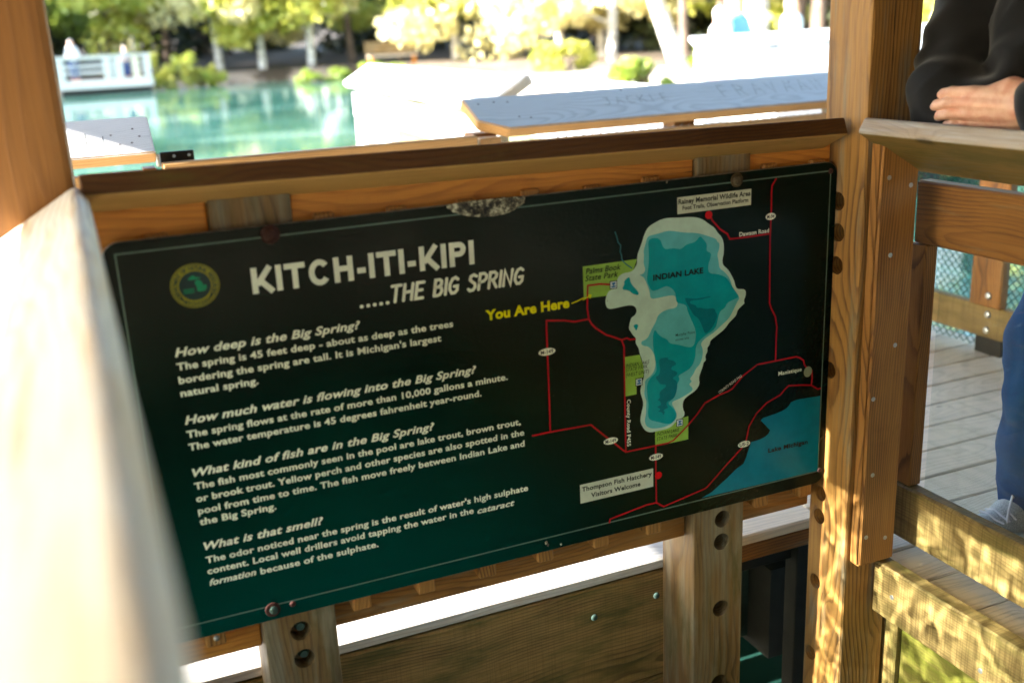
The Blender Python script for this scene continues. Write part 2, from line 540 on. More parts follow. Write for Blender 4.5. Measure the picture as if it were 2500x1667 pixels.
while yb < 0.15:
    plank(-2.2, -0.2, yb, yb + 0.139)
    yb += 0.139

# joists and floats beneath the deck
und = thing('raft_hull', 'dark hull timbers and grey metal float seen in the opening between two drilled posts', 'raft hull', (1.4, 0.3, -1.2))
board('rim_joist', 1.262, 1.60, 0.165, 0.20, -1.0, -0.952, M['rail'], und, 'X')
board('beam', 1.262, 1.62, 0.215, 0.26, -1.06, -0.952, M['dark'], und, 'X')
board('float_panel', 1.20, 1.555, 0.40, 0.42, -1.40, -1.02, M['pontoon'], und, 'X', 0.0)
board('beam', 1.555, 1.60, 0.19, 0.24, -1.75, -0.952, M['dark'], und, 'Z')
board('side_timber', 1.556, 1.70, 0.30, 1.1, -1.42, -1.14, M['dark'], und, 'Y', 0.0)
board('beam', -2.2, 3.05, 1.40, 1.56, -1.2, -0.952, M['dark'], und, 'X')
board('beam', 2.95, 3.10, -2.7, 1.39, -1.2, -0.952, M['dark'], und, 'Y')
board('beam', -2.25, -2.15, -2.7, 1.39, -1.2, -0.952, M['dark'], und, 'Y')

# ------------------------------------------------------------------ lining of the viewing well
wl = thing('well_lining', 'mossy brown plank lining of the viewing well below the information sign', 'plank wall', (0.5, 0.17, -1.2))
board('plank', -0.25, 1.20, 0.158, 0.196, -1.245, -0.954, M['wall'], wl, 'X', 0.004)
board('plank', -0.25, 1.20, 0.160, 0.196, -1.53, -1.25, M['wall'], wl, 'X', 0.004)
board('plank', -0.25, 1.20, 0.159, 0.196, -1.82, -1.536, M['wall'], wl, 'X', 0.004)
for c in ((1.108, 0.157, -1.018), (0.937, 0.157, -1.03)):
    bolt('bolt_head', c, (0, -1, 0), 0.0085, 0.006, M['verdi'], wl)
wr = thing('well_lining', 'algae-stained plank lining of the viewing well under the curb board on the right', 'plank wall', (1.66, -0.6, -1.2))
board('plank', 1.628, 1.668, -2.7, 0.058, -1.33, -1.058, M['algae'], wr, 'Y', 0.004)
board('plank', 1.630, 1.668, -2.7, 0.058, -1.62, -1.335, M['algae'], wr, 'Y', 0.004)
board('stud', 1.61, 1.628, -0.12, -0.07, -1.62, -1.06, M['curb'], wr, 'Z', 0.003)
wc = thing('curb_board', 'pale curb board with screws edging the deck on the right of the well', 'board', (1.585, -0.6, -0.98))
board('timber', 1.55, 1.593, -2.7, -0.094, -1.046, -0.911, M['curb'], wc, 'Y', 0.005)
for yy, zz in ((-0.159, -0.985), (-0.422, -1.02), (-0.75, -0.99)):
    bolt('screw', (1.5498, yy, zz + .007), (-1, 0, 0), 0.006, 0.0012, M['steel'], wc, dome=False)
wlft = thing('well_lining', 'plank lining of the viewing well under the left railing', 'plank wall', (-0.22, -1.2, -1.2))
for z0, z1 in ((-1.245, -0.954), (-1.53, -1.25)):
    board('plank', -0.245, -0.205, -2.7, -0.01, z0, z1, M['wall'], wlft, 'Y')

# ------------------------------------------------------------------ drilled posts
def post(name, x0, x1, y0, y1, z0, z1, mat, label, holes=None, axis='Y', face=0.0, bev=0.007, boltmat=None):
    o = board(name, x0, x1, y0, y1, z0, z1, mat, None, 'Z', bev, 2)
    if holes:
        drill(o, holes, axis, 0.05 if boltmat is None else 0.035, face)
        for k, (a, z, r) in enumerate(holes):
            c = (a + 0.002, face + 0.022, z + 0.004) if axis == 'Y' else (face + 0.024, a, z)
            if boltmat is None: continue
            b = bolt('bolt', c, (0, -1, 0) if axis == 'Y' else (-1, 0, 0), r * 0.42, 0.012, boltmat or M['rust'], o, dome=False, washer=r * 0.6)
    return tag(o, label, 'post')

p1 = post('railing_post', 0.157, 0.298, 0.0125, 0.153, -1.8, 0.0750, M['postdark'], 'stubby drilled post under the left half of the information sign, two holes with green bolts',
          [(0.2265, -0.777, 0.0205), (0.2275, -0.839, 0.0205), (0.2265, -1.01, 0.0205)], 'Y', 0.0125, boltmat=M['verdi'])
p2 = post('railing_post', 1.122, 1.256, 0.0125, 0.153, -1.8, 0.0620, M['postdark'], 'drilled post under the right half of the information sign, beside the dark opening',
          [(1.198, -0.769, 0.021), (1.196, -0.826, 0.021), (1.1955, -1.0, 0.021), (1.194, -1.201, 0.021)], 'Y', 0.0125)
p3 = post('corner_post', 1.471, 1.602, -0.083, 0.048, -1.8, 1.38, M['post'], 'tall drilled corner post right of the information sign, rising to the roof',
          [(-0.006, -0.067, 0.0205), (-0.010, -0.135, 0.0205), (-0.010, -0.208, 0.0205), (-0.004, -0.453, 0.0195), (0.009, -0.766, 0.0190), (0.010, -0.826, 0.0190),
           (0.015, -1.003, 0.0190), (0.021, -1.207, 0.0190)], 'X', 1.471)
p4 = post('corner_post', -0.21, -0.0415, 0.004, 0.15, -1.8, 1.38, M['postleft'], 'tall blurred corner post at the left edge of the photo', bev=0.014)
bt = thing('batten', 'upright planed board screwed to the front of the right corner post', 'board', (1.68, 0.055, -0.5))
bm = bmesh.new()
box8(bm, [(-0.905, .0, .0), (0.084, 0, 0), (-0.905, 0.034, 0), (0.084, 0.034, 0), (-0.905, 0, 0.105), (0.020, 0, 0.105), (-0.905, 0.034, 0.105), (0.020, 0.034, 0.105)])
bmesh.ops.bevel(bm, geom=list(bm.edges), offset=0.006, segments=3, affect='EDGES')
ob_ = link('timber', bm_mesh('timber', bm), M['batten'])
ob_.matrix_basis = Matrix(((0, 0, 1, 1.482), (0, 1, 0, -0.1185), (1, 0, 0, 0), (0, 0, 0, 1)))
ob_.parent = bt; ob_.matrix_parent_inverse = parent_inv(bt)
for xx, zz in ((1.505, -0.007), (1.564, -0.028), (1.520, -0.172), (1.549, -0.376), (1.497, -0.492), (1.508, -0.676), (1.500, -0.830), (1.556, -0.844)):
    bolt('screw', (xx, -0.1187, zz), (0, -1, 0), 0.0052, 0.001, M['steel'], bt, dome=False)

# ------------------------------------------------------------------ railing behind the sign
T31 = rad(31)
c31, s31 = math.cos(T31), math.sin(T31)
rs = thing('well_railing', 'brown timber railing behind the information sign, with slanted cap and short slats', 'railing', (0.7, 0.05, -0.35))
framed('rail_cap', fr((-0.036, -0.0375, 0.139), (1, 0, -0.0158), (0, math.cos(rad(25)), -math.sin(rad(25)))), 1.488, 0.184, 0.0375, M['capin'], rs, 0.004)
for a, b in ((-0.04, 0.156), (0.2985, 1.121), (1.2565, 1.468)):
    framed('top_board', fr((a, 0.056, 0.082 - 0.0158 * (a + 0.036)), (1, 0, -0.0158), (0, 0, -1)) @ Matrix.Translation((0, 0, -0.0)), b - a, 0.150, 0.034, M['cedar'], rs, 0.003)
    board('bottom_board', a, b, 0.049, 0.087, -0.81, -0.67, M['rail'] if a > 0 else M['cedar'], rs, 'X')
for x in (0.050, 0.334, 0.468, 0.602, 0.734, 0.867, 0.999, 1.285, 1.409):
    o = board('slat', x + rng.uniform(-0.001, 0.001), x + 0.037, 0.010, 0.0475, -0.764 + rng.uniform(-0.002, 0.002), 0.027 + rng.uniform(-0.003, 0.003), M['batten'], rs, 'Z', 0.003)
bolt('screw', (0.070, 0.0098, -0.745), (0, -1, 0), 0.006, 0.004, M['steel'], rs)

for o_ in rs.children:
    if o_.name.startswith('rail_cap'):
        o_.data.materials.append(M['capbounce'])  # underside takes the paler copy, painted bounce light
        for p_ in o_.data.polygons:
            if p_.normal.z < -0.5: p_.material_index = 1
# ------------------------------------------------------------------ right railing
rr = thing('well_railing', 'slanted-cap timber railing on the right of the well, the person leans on it', 'railing', (1.6, -0.6, -0.35))
framed('rail_cap', fr((1.46, -0.085, 0.12), (0, -1, 0), (c31, 0, -s31)), 2.6, 0.184, 0.038, M['capright'], rr, 0.009)
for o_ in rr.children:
    o_.data.materials.append(M['capedge'])  # edge and top get the paler copy, daylight put into the colour
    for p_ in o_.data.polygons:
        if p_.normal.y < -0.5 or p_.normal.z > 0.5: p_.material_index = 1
board('top_board', 1.652, 1.69, -2.6, -0.045, -0.172, -0.034, M['rail'], rr, 'Y', 0.004)
board('bottom_board', 1.652, 1.69, -2.6, -0.03, -0.895, -0.755, M['curb'], rr, 'Y', 0.006)
board('slat', 1.654, 1.69, -0.082, -0.032, -0.7535, -0.174, M['batten'], rr, 'Z')
def mat_acrylic():
    N = NT('clear_acrylic')
    tr = N.n('ShaderNodeBsdfTransparent'); tr.inputs[0].default_value = (0.93, 0.96, 0.95, 1)
    gl = N.n('ShaderNodeBsdfGlossy'); gl.inputs['Roughness'].default_value = 0.03
    df = N.n('ShaderNodeBsdfDiffuse'); df.inputs[0].default_value = (0.7, 0.72, 0.7, 1)
    lw = N.n('ShaderNodeLayerWeight'); lw.inputs[0].default_value = 0.5
    fz = N.math('MULTIPLY_ADD', N.math('POWER', lw.outputs['Facing'], 4.0), 0.8, 0.045)
    m1 = N.n('ShaderNodeMixShader'); N.put(m1.inputs[0], fz); N.t.links.new(tr.outputs[0], m1.inputs[1]); N.t.links.new(gl.outputs[0], m1.inputs[2])
    tc = N.n('ShaderNodeTexCoord')
    d = N.noise(N.vmath('MULTIPLY', tc.outputs['Object'], (3.0, 9.0, 40.0)), 1.0, 5, 0.65)
    m2 = N.n('ShaderNodeMixShader'); N.put(m2.inputs[0], N.math('MULTIPLY', N.smooth(d, 0.45, 0.8), 0.09)); N.t.links.new(m1.outputs[0], m2.inputs[1]); N.t.links.new(df.outputs[0], m2.inputs[2])
    N.t.links.new(m2.outputs[0], N.out.inputs[0])
    return N.m
M['acrylic'] = mat_acrylic()
board('clear_panel', 1.6935, 1.6975, -2.6, -0.09, -0.905, -0.165, M['acrylic'], rr, 'Y', 0.0)

# ------------------------------------------------------------------ left railing
rl = thing('well_railing', 'bleached out-of-focus railing cap close to the lens at the lower left', 'railing', (-0.15, -1.0, -0.35))
framed('rail_cap', fr((-0.04, -2.7, 0.12), (0, 1, 0), (-c31, 0, -s31)) @ Matrix.Identity(4), 2.7025, 0.184, 0.038, M['bleached'], rl, 0.012)
board('top_board', -0.27, -0.232, -2.6, -0.01, -0.086, 0.030, M['rail'], rl, 'Y', 0.004)
board('bottom_board', -0.27, -0.232, -2.6, -0.01, -0.895, -0.755, M['curb'], rl, 'Y', 0.006)
for yy in (-0.95, -1.75, -2.55):
    board('post', -0.21, -0.09 - 0.06, yy, yy + 0.12, -1.7, 0.02, M['postdark'], rl, 'Z')
def ripple_panel(name, x, y0, y1, z0, z1, parent):
    """unseen clear sheet added for water-like ripples, gently wavy on one side; the low sun throws rippled light through it"""
    st = 0.0085
    ny, nz = int((y1 - y0) / st), int((z1 - z0) / st)
    v, f = [], []
    for side in (0, 1):
        for j in range(nz + 1):
            for i in range(ny + 1):
                yy, zz = y0 + (y1 - y0) * i / ny, z0 + (z1 - z0) * j / nz
                h = 0.0
                if side == 0:
                    q = Vector((yy * 13, zz * 10, 1.7))
                    h = 0.00105 * mnoise.noise(q) + 0.00042 * mnoise.noise(q * 2.3 + Vector((5, 1, 0))) + 0.00010 * mnoise.noise(q * 5.0) 
                v.append((x + (0.004 if side else h), yy, zz))
    n = ny + 1; off = n * (nz + 1)
    for j in range(nz):
        for i in range(ny):
            a = j * n + i
            f.append((a, a + n, a + n + 1, a + 1))
            f.append((off + a, off + a + 1, off + a + n + 1, off + a + n))
    for i in range(ny):
        for a in (i, nz * n + i):
            f.append((a, a + 1, off + a + 1, off + a) if a < n else (a + 1, a, off + a, off + a + 1))
    me = bpy.data.meshes.new(name); me.from_pydata(v, [], f)
    me.polygons.foreach_set('use_smooth', [True] * len(f))
    o = link(name, me, M['sheet'], parent)
    o.cycles.is_caustics_caster = True
    return o
N_ = NT('clear_sheet')
gb = N_.n('ShaderNodeBsdfGlass'); gb.inputs['IOR'].default_value = 1.49; gb.inputs['Roughness'].default_value = 0.0; gb.inputs['Color'].default_value = (0.74, 0.77, 0.74, 1)
N_.t.links.new(gb.outputs[0], N_.out.inputs[0])
M['sheet'] = N_.m
ripple_panel('clear_panel', -0.284, -2.6, -0.004, -0.905, -0.080, rl)  # added panel; its ripples stand in for sun reflected off the water
# far end of the well, behind the camera
rb = thing('well_railing', 'timber railing across the near end of the well behind the photographer', 'railing', (0.7, -2.8, -0.35))
framed('rail_cap', fr((1.6, -2.75, 0.12), (-1, 0, 0), (0, -c31, -s31)), 1.8, 0.184, 0.038, M['capin'], rb, 0.006)
board('top_board', -0.2, 1.64, -2.98, -2.94, -0.172, -0.034, M['rail'], rb, 'X')
board('bottom_board', -0.2, 1.64, -2.98, -2.94, -0.895, -0.755, M['rail'], rb, 'X')
for xx in (0.1, 0.8, 1.5):
    board('post', xx, xx + 0.14, -2.94, -2.8, -1.7, 0.0, M['postdark'], rb, 'Z')

# ------------------------------------------------------------------ outer railing beyond the sign
ol = thing('outer_railing', 'short weathered grey railing end left of the gate, with carved letters in its cap', 'railing', (0.07, 1.6, -0.3))
def outer_cap(x0, x1, znear, parent, notch=False):
    # near edge low, far edge high; top face leans toward the deck
    m4 = fr((x0, 1.50, znear), (1, 0, 0), (0, c31, s31))
    bm = bmesh.new()
    L = x1 - x0; Wd = 0.19; T = 0.04
    sec = [(0, 0), (L, 0), (L, Wd), (0, Wd)]
    if notch: sec = [(0.11, 0), (L, 0), (L, Wd), (0.0, Wd), (0.015, 0.055)]
    top = [bm.verts.new((a, b, 0)) for a, b in sec]
    bot = [bm.verts.new((a, b, -T)) for a, b in sec]
    bm.faces.new(top); bm.faces.new(bot[::-1])
    n = len(sec)
    for i in range(n):
        bm.faces.new((top[i], bot[i], bot[(i + 1) % n], top[(i + 1) % n]))
    bmesh.ops.bevel(bm, geom=list(bm.edges), offset=0.004, segments=2, affect='EDGES')
    me = bm_mesh('rail_cap', bm)
    me.materials.append(M['cap']); me.materials.append(M['capside'])
    o = bpy.data.objects.new('rail_cap', me); COL.objects.link(o)
    o.matrix_basis = m4
    o.parent = parent; o.matrix_parent_inverse = parent_inv(parent)
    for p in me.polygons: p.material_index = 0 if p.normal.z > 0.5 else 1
    return o, m4
oc_, mL = outer_cap(-0.30, 0.190, 0.02, ol)
oc_.data.materials[0] = M['caplight']  # left cap made to look more lit through its colour
board('top_board', -0.30, 0.148, 1.525, 1.565, -0.20, -0.037, M['capside'], ol, 'X')
board('end_post', 0.150, 0.188, 1.525, 1.60, -0.95, -0.03, M['rail'], ol, 'Z')
orr = thing('outer_railing', 'long grey-capped railing right of the gate, with carved letters along its cap', 'railing', (2.2, 1.6, -0.3))
_, mR = outer_cap(1.228, 3.19, 0.0, orr, True)
board('top_board', 1.30, 3.0, 1.525, 1.565, -0.20, -0.052, M['capside'], orr, 'X')
board('bottom_board', 1.30, 3.0, 1.525, 1.565, -0.855, -0.735, M['rail'], orr, 'X')
board('end_block', 1.24, 1.32, 1.53, 1.60, -0.075, -0.03, M['capside'], orr, 'X')
board('end_block', 1.235, 1.298, 1.53, 1.575, -0.95, -0.08, M['postdark'], orr, 'Z')
for x in (1.24, 2.05, 2.96):
    board('post', x, x + 0.09, 1.60, 1.69, -1.4, -0.02 if x < 1.3 else -0.01, M['rail'], orr, 'Z')
chainlink('wire_mesh', 1.72, 0.85, 0.034, M['wiregrey'], orr, Matrix.Translation((1.28, 1.575, -0.9)))
gt = thing('raft_gate', 'wooden gate in the outer railing with white sunlit top edge, hinged at its left', 'gate', (0.7, 1.52, -0.3))
board('top_board', 0.204, 1.222, 1.50, 1.54, -0.155, -0.016, M['capside'], gt, 'X', 0.005)
board('bottom_board', 0.204, 1.222, 1.50, 1.54, -0.85, -0.72, M['capside'], gt, 'X', 0.005)
for x in (0.21, 0.45, 0.70, 0.95, 1.13):
    board('slat', x, x + 0.09, 1.542, 1.565, -0.85, -0.03, M['capside'], gt, 'Z')
hg = thing('gate_hinge', 'black metal strap hinge at the left end of the gate top', 'hinge', (0.25, 1.52, 0.0))
board('leaf', 0.205, 0.305, 1.555, 1.567, -0.030, 0.012, M['black'], hg, 'X', 0.002)
bm = bmesh.new(); tube(bm, [(0.198, 1.552, -0.03), (0.198, 1.552, 0.008)], 0.007, 10); link('pin', bm_mesh('pin', bm), M['steel'], hg)
for x, z in ((0.245, -0.002), (0.29, -0.002)):
    bolt('bolt', (x, 1.5545, z), (0, -1, 0), 0.005, 0.004, M['steel'], hg)

# outer railing along the right edge of the deck
oe = thing('outer_railing', 'wire mesh railing with bolted lower board along the right edge of the deck', 'railing', (3.0, 0.4, -0.4))
board('bottom_board', 2.97, 3.01, -2.7, 1.50, -0.855, -0.735, M['curb'], oe, 'Y', 0.005)
board('top_board', 2.97, 3.01, -2.7, 1.50, -0.20, -0.06, M['rail'], oe, 'Y', 0.005)
for y in (0.86, -0.55, -1.9):
    board('post', 2.955, 2.995, y, y + 0.14, -0.7345, -0.06, M['rail'], oe, 'Z', 0.005)
    for c in ((2.954, y + 0.05, -0.69), (2.969, y + 0.06, -0.765), (2.969, y + 0.06, -0.825)):
        bolt('carriage_bolt', c, (-1, 0, 0), 0.014, 0.009, M['steel'], oe)
    board('post_foot', 2.98, 3.06, y, y + 0.12, -0.93, -0.857, M['dark'], oe, 'Z')
framed('rail_cap', fr((3.01 - 0.03, -2.7, 0.0), (0, 1, 0), (-c31, 0, -s31)) @ Matrix.Translation((0, -0.19, 0)), 4.2, 0.19, 0.04, M['cap'], oe, 0.005)
chainlink('wire_mesh', 4.2, 0.86, 0.034, M['wire'], oe, Matrix.Translation((3.022, -2.7, -0.915)) @ Matrix.Rotation(rad(90), 4, 'Z'))

# roof over the raft, with fascia and walls added to block light
fas = thing('shade_fascia', 'unseen fascia boards added to block the sun along the left edge of the raft roof, above the photo', 'board', (-1.6, -1, 1.1))
for i in range(6):  # unseen planks, added to keep high sun rays out of the well
    board('plank', -1.60, -1.56, -8.0, 1.28, 0.60 + i * 0.17, 0.765 + i * 0.17, M['roofwood'], fas, 'Y', 0.0)
rf = thing('raft_roof', 'brown timber roof over the raft, above the photo', 'roof', (1, -0.5, 1.5))
x = -1.55
while x < 4.4:
    board('roof_board', x, x + 0.27, -8.0, 1.95, 1.47, 1.50, M['roofwood'], rf, 'Y', 0.0)
    x += 0.272
for y in (-7.2, -6.0, -4.8, -3.6, -2.4, -1.2, 0.1, 1.4):
    board('rafter', -1.55, 4.5, y, y + 0.045, 1.385, 1.469, M['roofwood'], rf, 'X', 0.0)
bk = bpy.data.objects.new('raft_deck', None); COL.objects.link(bk); tag(bk, kind='structure')
yb = -8.0
while yb < -2.8:
    board('plank', -2.2, 4.4, yb + .003, yb + .276, DZ - .028, DZ, M['deck'], bk, 'X', 0.0)
    yb += .28
fas2 = thing('shade_fascia', 'short higher fascia added to block the sun over the gate side of the raft roof, above the photo', 'board', (-1.6, 1.6, 1.1))
for i in range(5):  # unseen planks, added to keep direct sun off the outer caps
    board('plank', -1.60, -1.56, 1.281, 1.96, 0.66 + i * 0.18, 0.839 + i * 0.18, M['roofwood'], fas2, 'Y', 0.0)
rw = thing('shade_wall', 'unseen plank wall added at the rear of the roofed raft to darken it, behind the photographer', 'plank wall', (1, -5, 0))
for i in range(17):  # unseen wall, added to cut the light from behind the camera
    board('plank', -1.5, 4.4, -5.04, -5.0, DZ + 0.01 + i * 0.14, DZ + 0.148 + i * 0.14, M['roofwood'], rw, 'X', 0.0)

rw2 = thing('shade_wall', 'unseen plank side wall added to shade the deck, under the left roof edge beside the gate, left of the photo', 'plank wall', (-1.58, 1, 0))
for i in range(4):  # unseen wall, added so most of the deck stays out of the sun
    board('plank', -1.60, -1.56, 0.13, 1.28, 0.064 + i * 0.134, 0.196 + i * 0.134, M['roofwood'], rw2, 'Y', 0.0)
for o_ in list(bpy.data.objects):
    r_o = o_
    while r_o.parent is not None: r_o = r_o.parent
    if o_.type == 'MESH' and r_o.name.split('.')[0] in ('corner_post', 'railing_post', 'well_railing', 'curb_board', 'well_lining', 'batten', 'raft_hull') and not o_.name.startswith('clear_panel'):
        o_.cycles.is_caustics_receiver = True

# ------------------------------------------------------------------ the information sign
def mat_sign(name, colfn, rough=0.16, relief=True):
    N = NT(name)
    tc = N.n('ShaderNodeTexCoord')
    p = tc.outputs['Object']
    N.put(N.b.inputs['Base Color'], colfn(N, p))
    sc = N.noise(N.vmath('MULTIPLY', p, (9.0, 9.0, 9.0)), 1.0, 5, 0.7)
    N.put(N.b.inputs['Roughness'], N.math('MULTIPLY_ADD', sc, 0.22, rough - 0.08))
    N.b.inputs['Specular IOR Level'].default_value = 0.14
    w1 = N.noise(p, 95.0, 2, 0.5)
    w2 = N.noise(N.vmath('MULTIPLY', p, (60.0, 60.0, 260.0)), 1.0, 2, 0.5)
    if relief: N.put(N.b.inputs['Normal'], N.bump(N.math('ADD', w1, N.math('MULTIPLY', w2, 0.6)), 0.5, 0.0006))
    return N.m
def sign_green(N, p):
    s = N.n('ShaderNodeSeparateXYZ'); N.put(s.inputs[0], p)
    # the print fades from near-black green to teal at its lower left; part of the teal is painted water reflection
    f = N.math('ADD', N.math('MULTIPLY', s.outputs[2], -1.0), N.math('MULTIPLY', N.math('ABSOLUTE', N.math('SUBTRACT', s.outputs[0], 0.35)), -0.45))
    f = N.smooth(f, 0.1, 0.85)
    f2 = N.smooth(s.outputs[0], 1.05, 0.55)
    c = N.mix(N.math('MULTIPLY', f, f2), (0.0012, 0.0085, 0.0058), (0.0, 0.048, 0.038))
    d = N.noise(p, 14.0, 6, 0.75)
    c = N.mix(N.math('MULTIPLY', N.smooth(d, 0.55, 0.85), 0.25), c, (0.016, 0.018, 0.014))
    sp = N.noise(p, 120.0, 2, 0.6)
    return N.mix(N.math('MULTIPLY', N.smooth(sp, 0.74, 0.78), 0.5), c, (0.12, 0.13, 0.11))
def flat(col, var=0.08):
    def fn(N, p):
        n = N.noise(p, 30.0, 4, 0.6)
        return N.mix(N.smooth(n, 0.3, 0.7), tuple(x * (1 - var) for x in col), tuple(x * (1 + var) for x in col))
    return fn
SM = {'panel': mat_sign('sign_green', sign_green)}
for k, c in dict(cream=(0.80, 0.82, 0.66), line=(0.11, 0.17, 0.135), pale=(0.52, 0.70, 0.58), mid=(0.12, 0.50, 0.52), deep=(0.0, 0.33, 0.36), deepest=(0.0, 0.18, 0.23),
                 great=(0.0, 0.19, 0.28), red=(0.42, 0.006, 0.015), dotred=(0.65, 0.004, 0.01), lime=(0.28, 0.50, 0.07), yellow=(0.80, 0.74, 0.0), ink=(0.012, 0.014, 0.012), box=(0.58, 0.61, 0.47),
                 olive=(0.22, 0.21, 0.018), sealblue=(0.008, 0.035, 0.035), sealgreen=(0.0, 0.22, 0.10), iconblue=(0.01, 0.13, 0.35), iconwhite=(0.6, 0.7, 0.72), town=(0.25, 0.30, 0.20), creek=(0.03, 0.16, 0.18)).items():
    SM[k] = mat_sign('print_' + k, flat(c), relief=False)

sign = thing('information_sign', 'glossy dark green information sign about the big spring, with white text and a lake map', 'sign', (0.72, 0, -0.35))
def rounded_panel(x0, x1, z0, z1, r, y0, y1):
    bm = bmesh.new()
    pts = []
    for cx, cz, a0 in ((x1 - r, z1 - r, 0), (x0 + r, z1 - r, 90), (x0 + r, z0 + r, 180), (x1 - r, z0 + r, 270)):
        for k in range(7):
            a = rad(a0 + 15 * k)
            pts.append((cx + r * math.cos(a), cz + r * math.sin(a)))
    A = [bm.verts.new((x, y0, z)) for x, z in pts]; B = [bm.verts.new((x, y1, z)) for x, z in pts]
    bm.faces.new(A); bm.faces.new(B[::-1])
    n = len(pts)
    for i in range(n): bm.faces.new((A[i], B[i], B[(i + 1) % n], A[(i + 1) % n]))
    return bm_mesh('panel', bm)
link('panel', rounded_panel(-0.02, 1.4695, -0.7305, 0.0185, 0.028, 0.0, 0.0085), SM['panel'], sign)
link('panel_edge', rounded_panel(-0.0212, 1.4707, -0.7317, 0.0197, 0.029, 0.0012, 0.0072), plain('worn_panel_edge', (0.16, 0.13, 0.09), 0.7, var=0.5, scale=80), sign)

def art_mesh(polys, y):
    """closed outlines (x, z) -> filled flat mesh at depth y (each outline is its own fill)"""
    cu = bpy.data.curves.new('a', 'CURVE'); cu.dimensions = '2D'; cu.fill_mode = 'BOTH'
    for pts in polys:
        s = cu.splines.new('POLY'); s.points.add(len(pts) - 1)
        for q, (a, b) in zip(s.points, pts): q.co = (a, b, 0, 1)
        s.use_cyclic_u = True
    return curve_to_art(cu, y)
def curve_to_art(cu, y, fit=None):
    o = bpy.data.objects.new('a', cu); COL.objects.link(o)
    bpy.context.view_layer.update()
    me = evaluated(o)
    bpy.data.objects.remove(o)
    me.materials.clear()
    me.polygons.foreach_set('use_smooth', [False] * len(me.polygons))
    return me
def flip(me, fn, y):
    n = len(me.vertices)
    a = np.empty(n * 3, np.float32); me.vertices.foreach_get('co', a); a = a.reshape(-1, 3)
    X, Z = fn(a[:, 0], a[:, 1])
    b = np.stack([X, np.full(n, y, np.float32), Z], 1).astype(np.float32)
    me.vertices.foreach_set('co', b.ravel())
    me.update()
    return me
def smooth_closed(pts, k=2):
    P = [Vector(p) for p in pts]
    for _ in range(k):
        Q = []
        for i in range(len(P)):
            a, b = P[i], P[(i + 1) % len(P)]
            Q += [a * 0.75 + b * 0.25, a * 0.25 + b * 0.75]
        P = Q
    return [(p.x, p.y) for p in P]
def layer(k): return -0.00025 * k
def region(name, outline, colr, lay, smooth=2):
    me = art_mesh([smooth_closed(outline, smooth) if smooth else outline], 0)
    flip(me, lambda x, z: (x, z), layer(lay))
    return link(name, me, SM[colr], sign)
def ribbon_pts(pts, w, closed=False):
    P = [Vector(p) for p in pts]
    n = len(P); L, Rr = [], []
    for i in range(n):
        a = P[i - 1] if (i > 0 or closed) else P[i]
        b = P[(i + 1) % n] if (i < n - 1 or closed) else P[i]
        d1 = (P[i] - a); d2 = (b - P[i])
        if d1.length < 1e-9: d1 = d2
        if d2.length < 1e-9: d2 = d1
        d1 = d1.normalized(); d2 = d2.normalized()
        t = (d1 + d2)
        t = t.normalized() if t.length > 1e-4 else d1
        nn = Vector((-t.y, t.x))
        sc = 1.0 / max(0.5, nn.dot(Vector((-d1.y, d1.x))))
        L.append(P[i] + nn * w / 2 * sc); Rr.append(P[i] - nn * w / 2 * sc)
    return L, Rr
def ribbons(name, lines, w, colr, lay, caps=False, xf=None, parent=None, mat=None, dy=0.0):
    v, f = [], []
    for j, pts in enumerate(lines):
        y = layer(lay) - 0.00001 * j
        closed = len(pts) > 3 and pts[0] == pts[-1]
        if closed: pts = pts[:-1]
        L, Rr = ribbon_pts(pts, w, closed)
        b = len(v)
        for a, c in zip(L, Rr): v += [(a.x, y, a.y), (c.x, y, c.y)]
        n = len(L)
        for i in range(n if closed else n - 1):
            k2 = (i + 1) % n
            f.append((b + 2 * i, b + 2 * i + 1, b + 2 * k2 + 1, b + 2 * k2))
        if caps:
            for e, q in ((pts[0], pts[1]), (pts[-1], pts[-2])):
                d = (Vector(e) - Vector(q)).normalized(); a0 = math.atan2(d.y, d.x)
                b = len(v); v.append((e[0], y, e[1]))
                for k in range(9):
                    a = a0 - math.pi / 2 + math.pi * k / 8
                    v.append((e[0] + w / 2 * math.cos(a), y, e[1] + w / 2 * math.sin(a)))
                for k in range(8): f.append((b, b + 1 + k, b + 2 + k))
    if xf: v = [xf(p) for p in v]
    me = bpy.data.meshes.new(name); me.from_pydata(v, [], f)
    return link(name, me, mat or SM[colr], parent or sign)
def ellipse(name, cx, cz, rx, rz, colr, lay, n=28, rot=0):
    pts = [(cx + rx * math.cos(2 * math.pi * k / n), cz + rz * math.sin(2 * math.pi * k / n)) for k in range(n)]
    return region(name, pts, colr, lay, 0)
def text_mesh(s, off=0.02, shear=0.0, spacing=1.0):
    cu = bpy.data.curves.new('t', 'FONT'); cu.body = s; cu.size = 1.0; cu.offset = off; cu.shear = shear; cu.space_character = spacing
    cu.resolution_u = 3
    return curve_to_art(cu, 0)
CAPH = 0.70
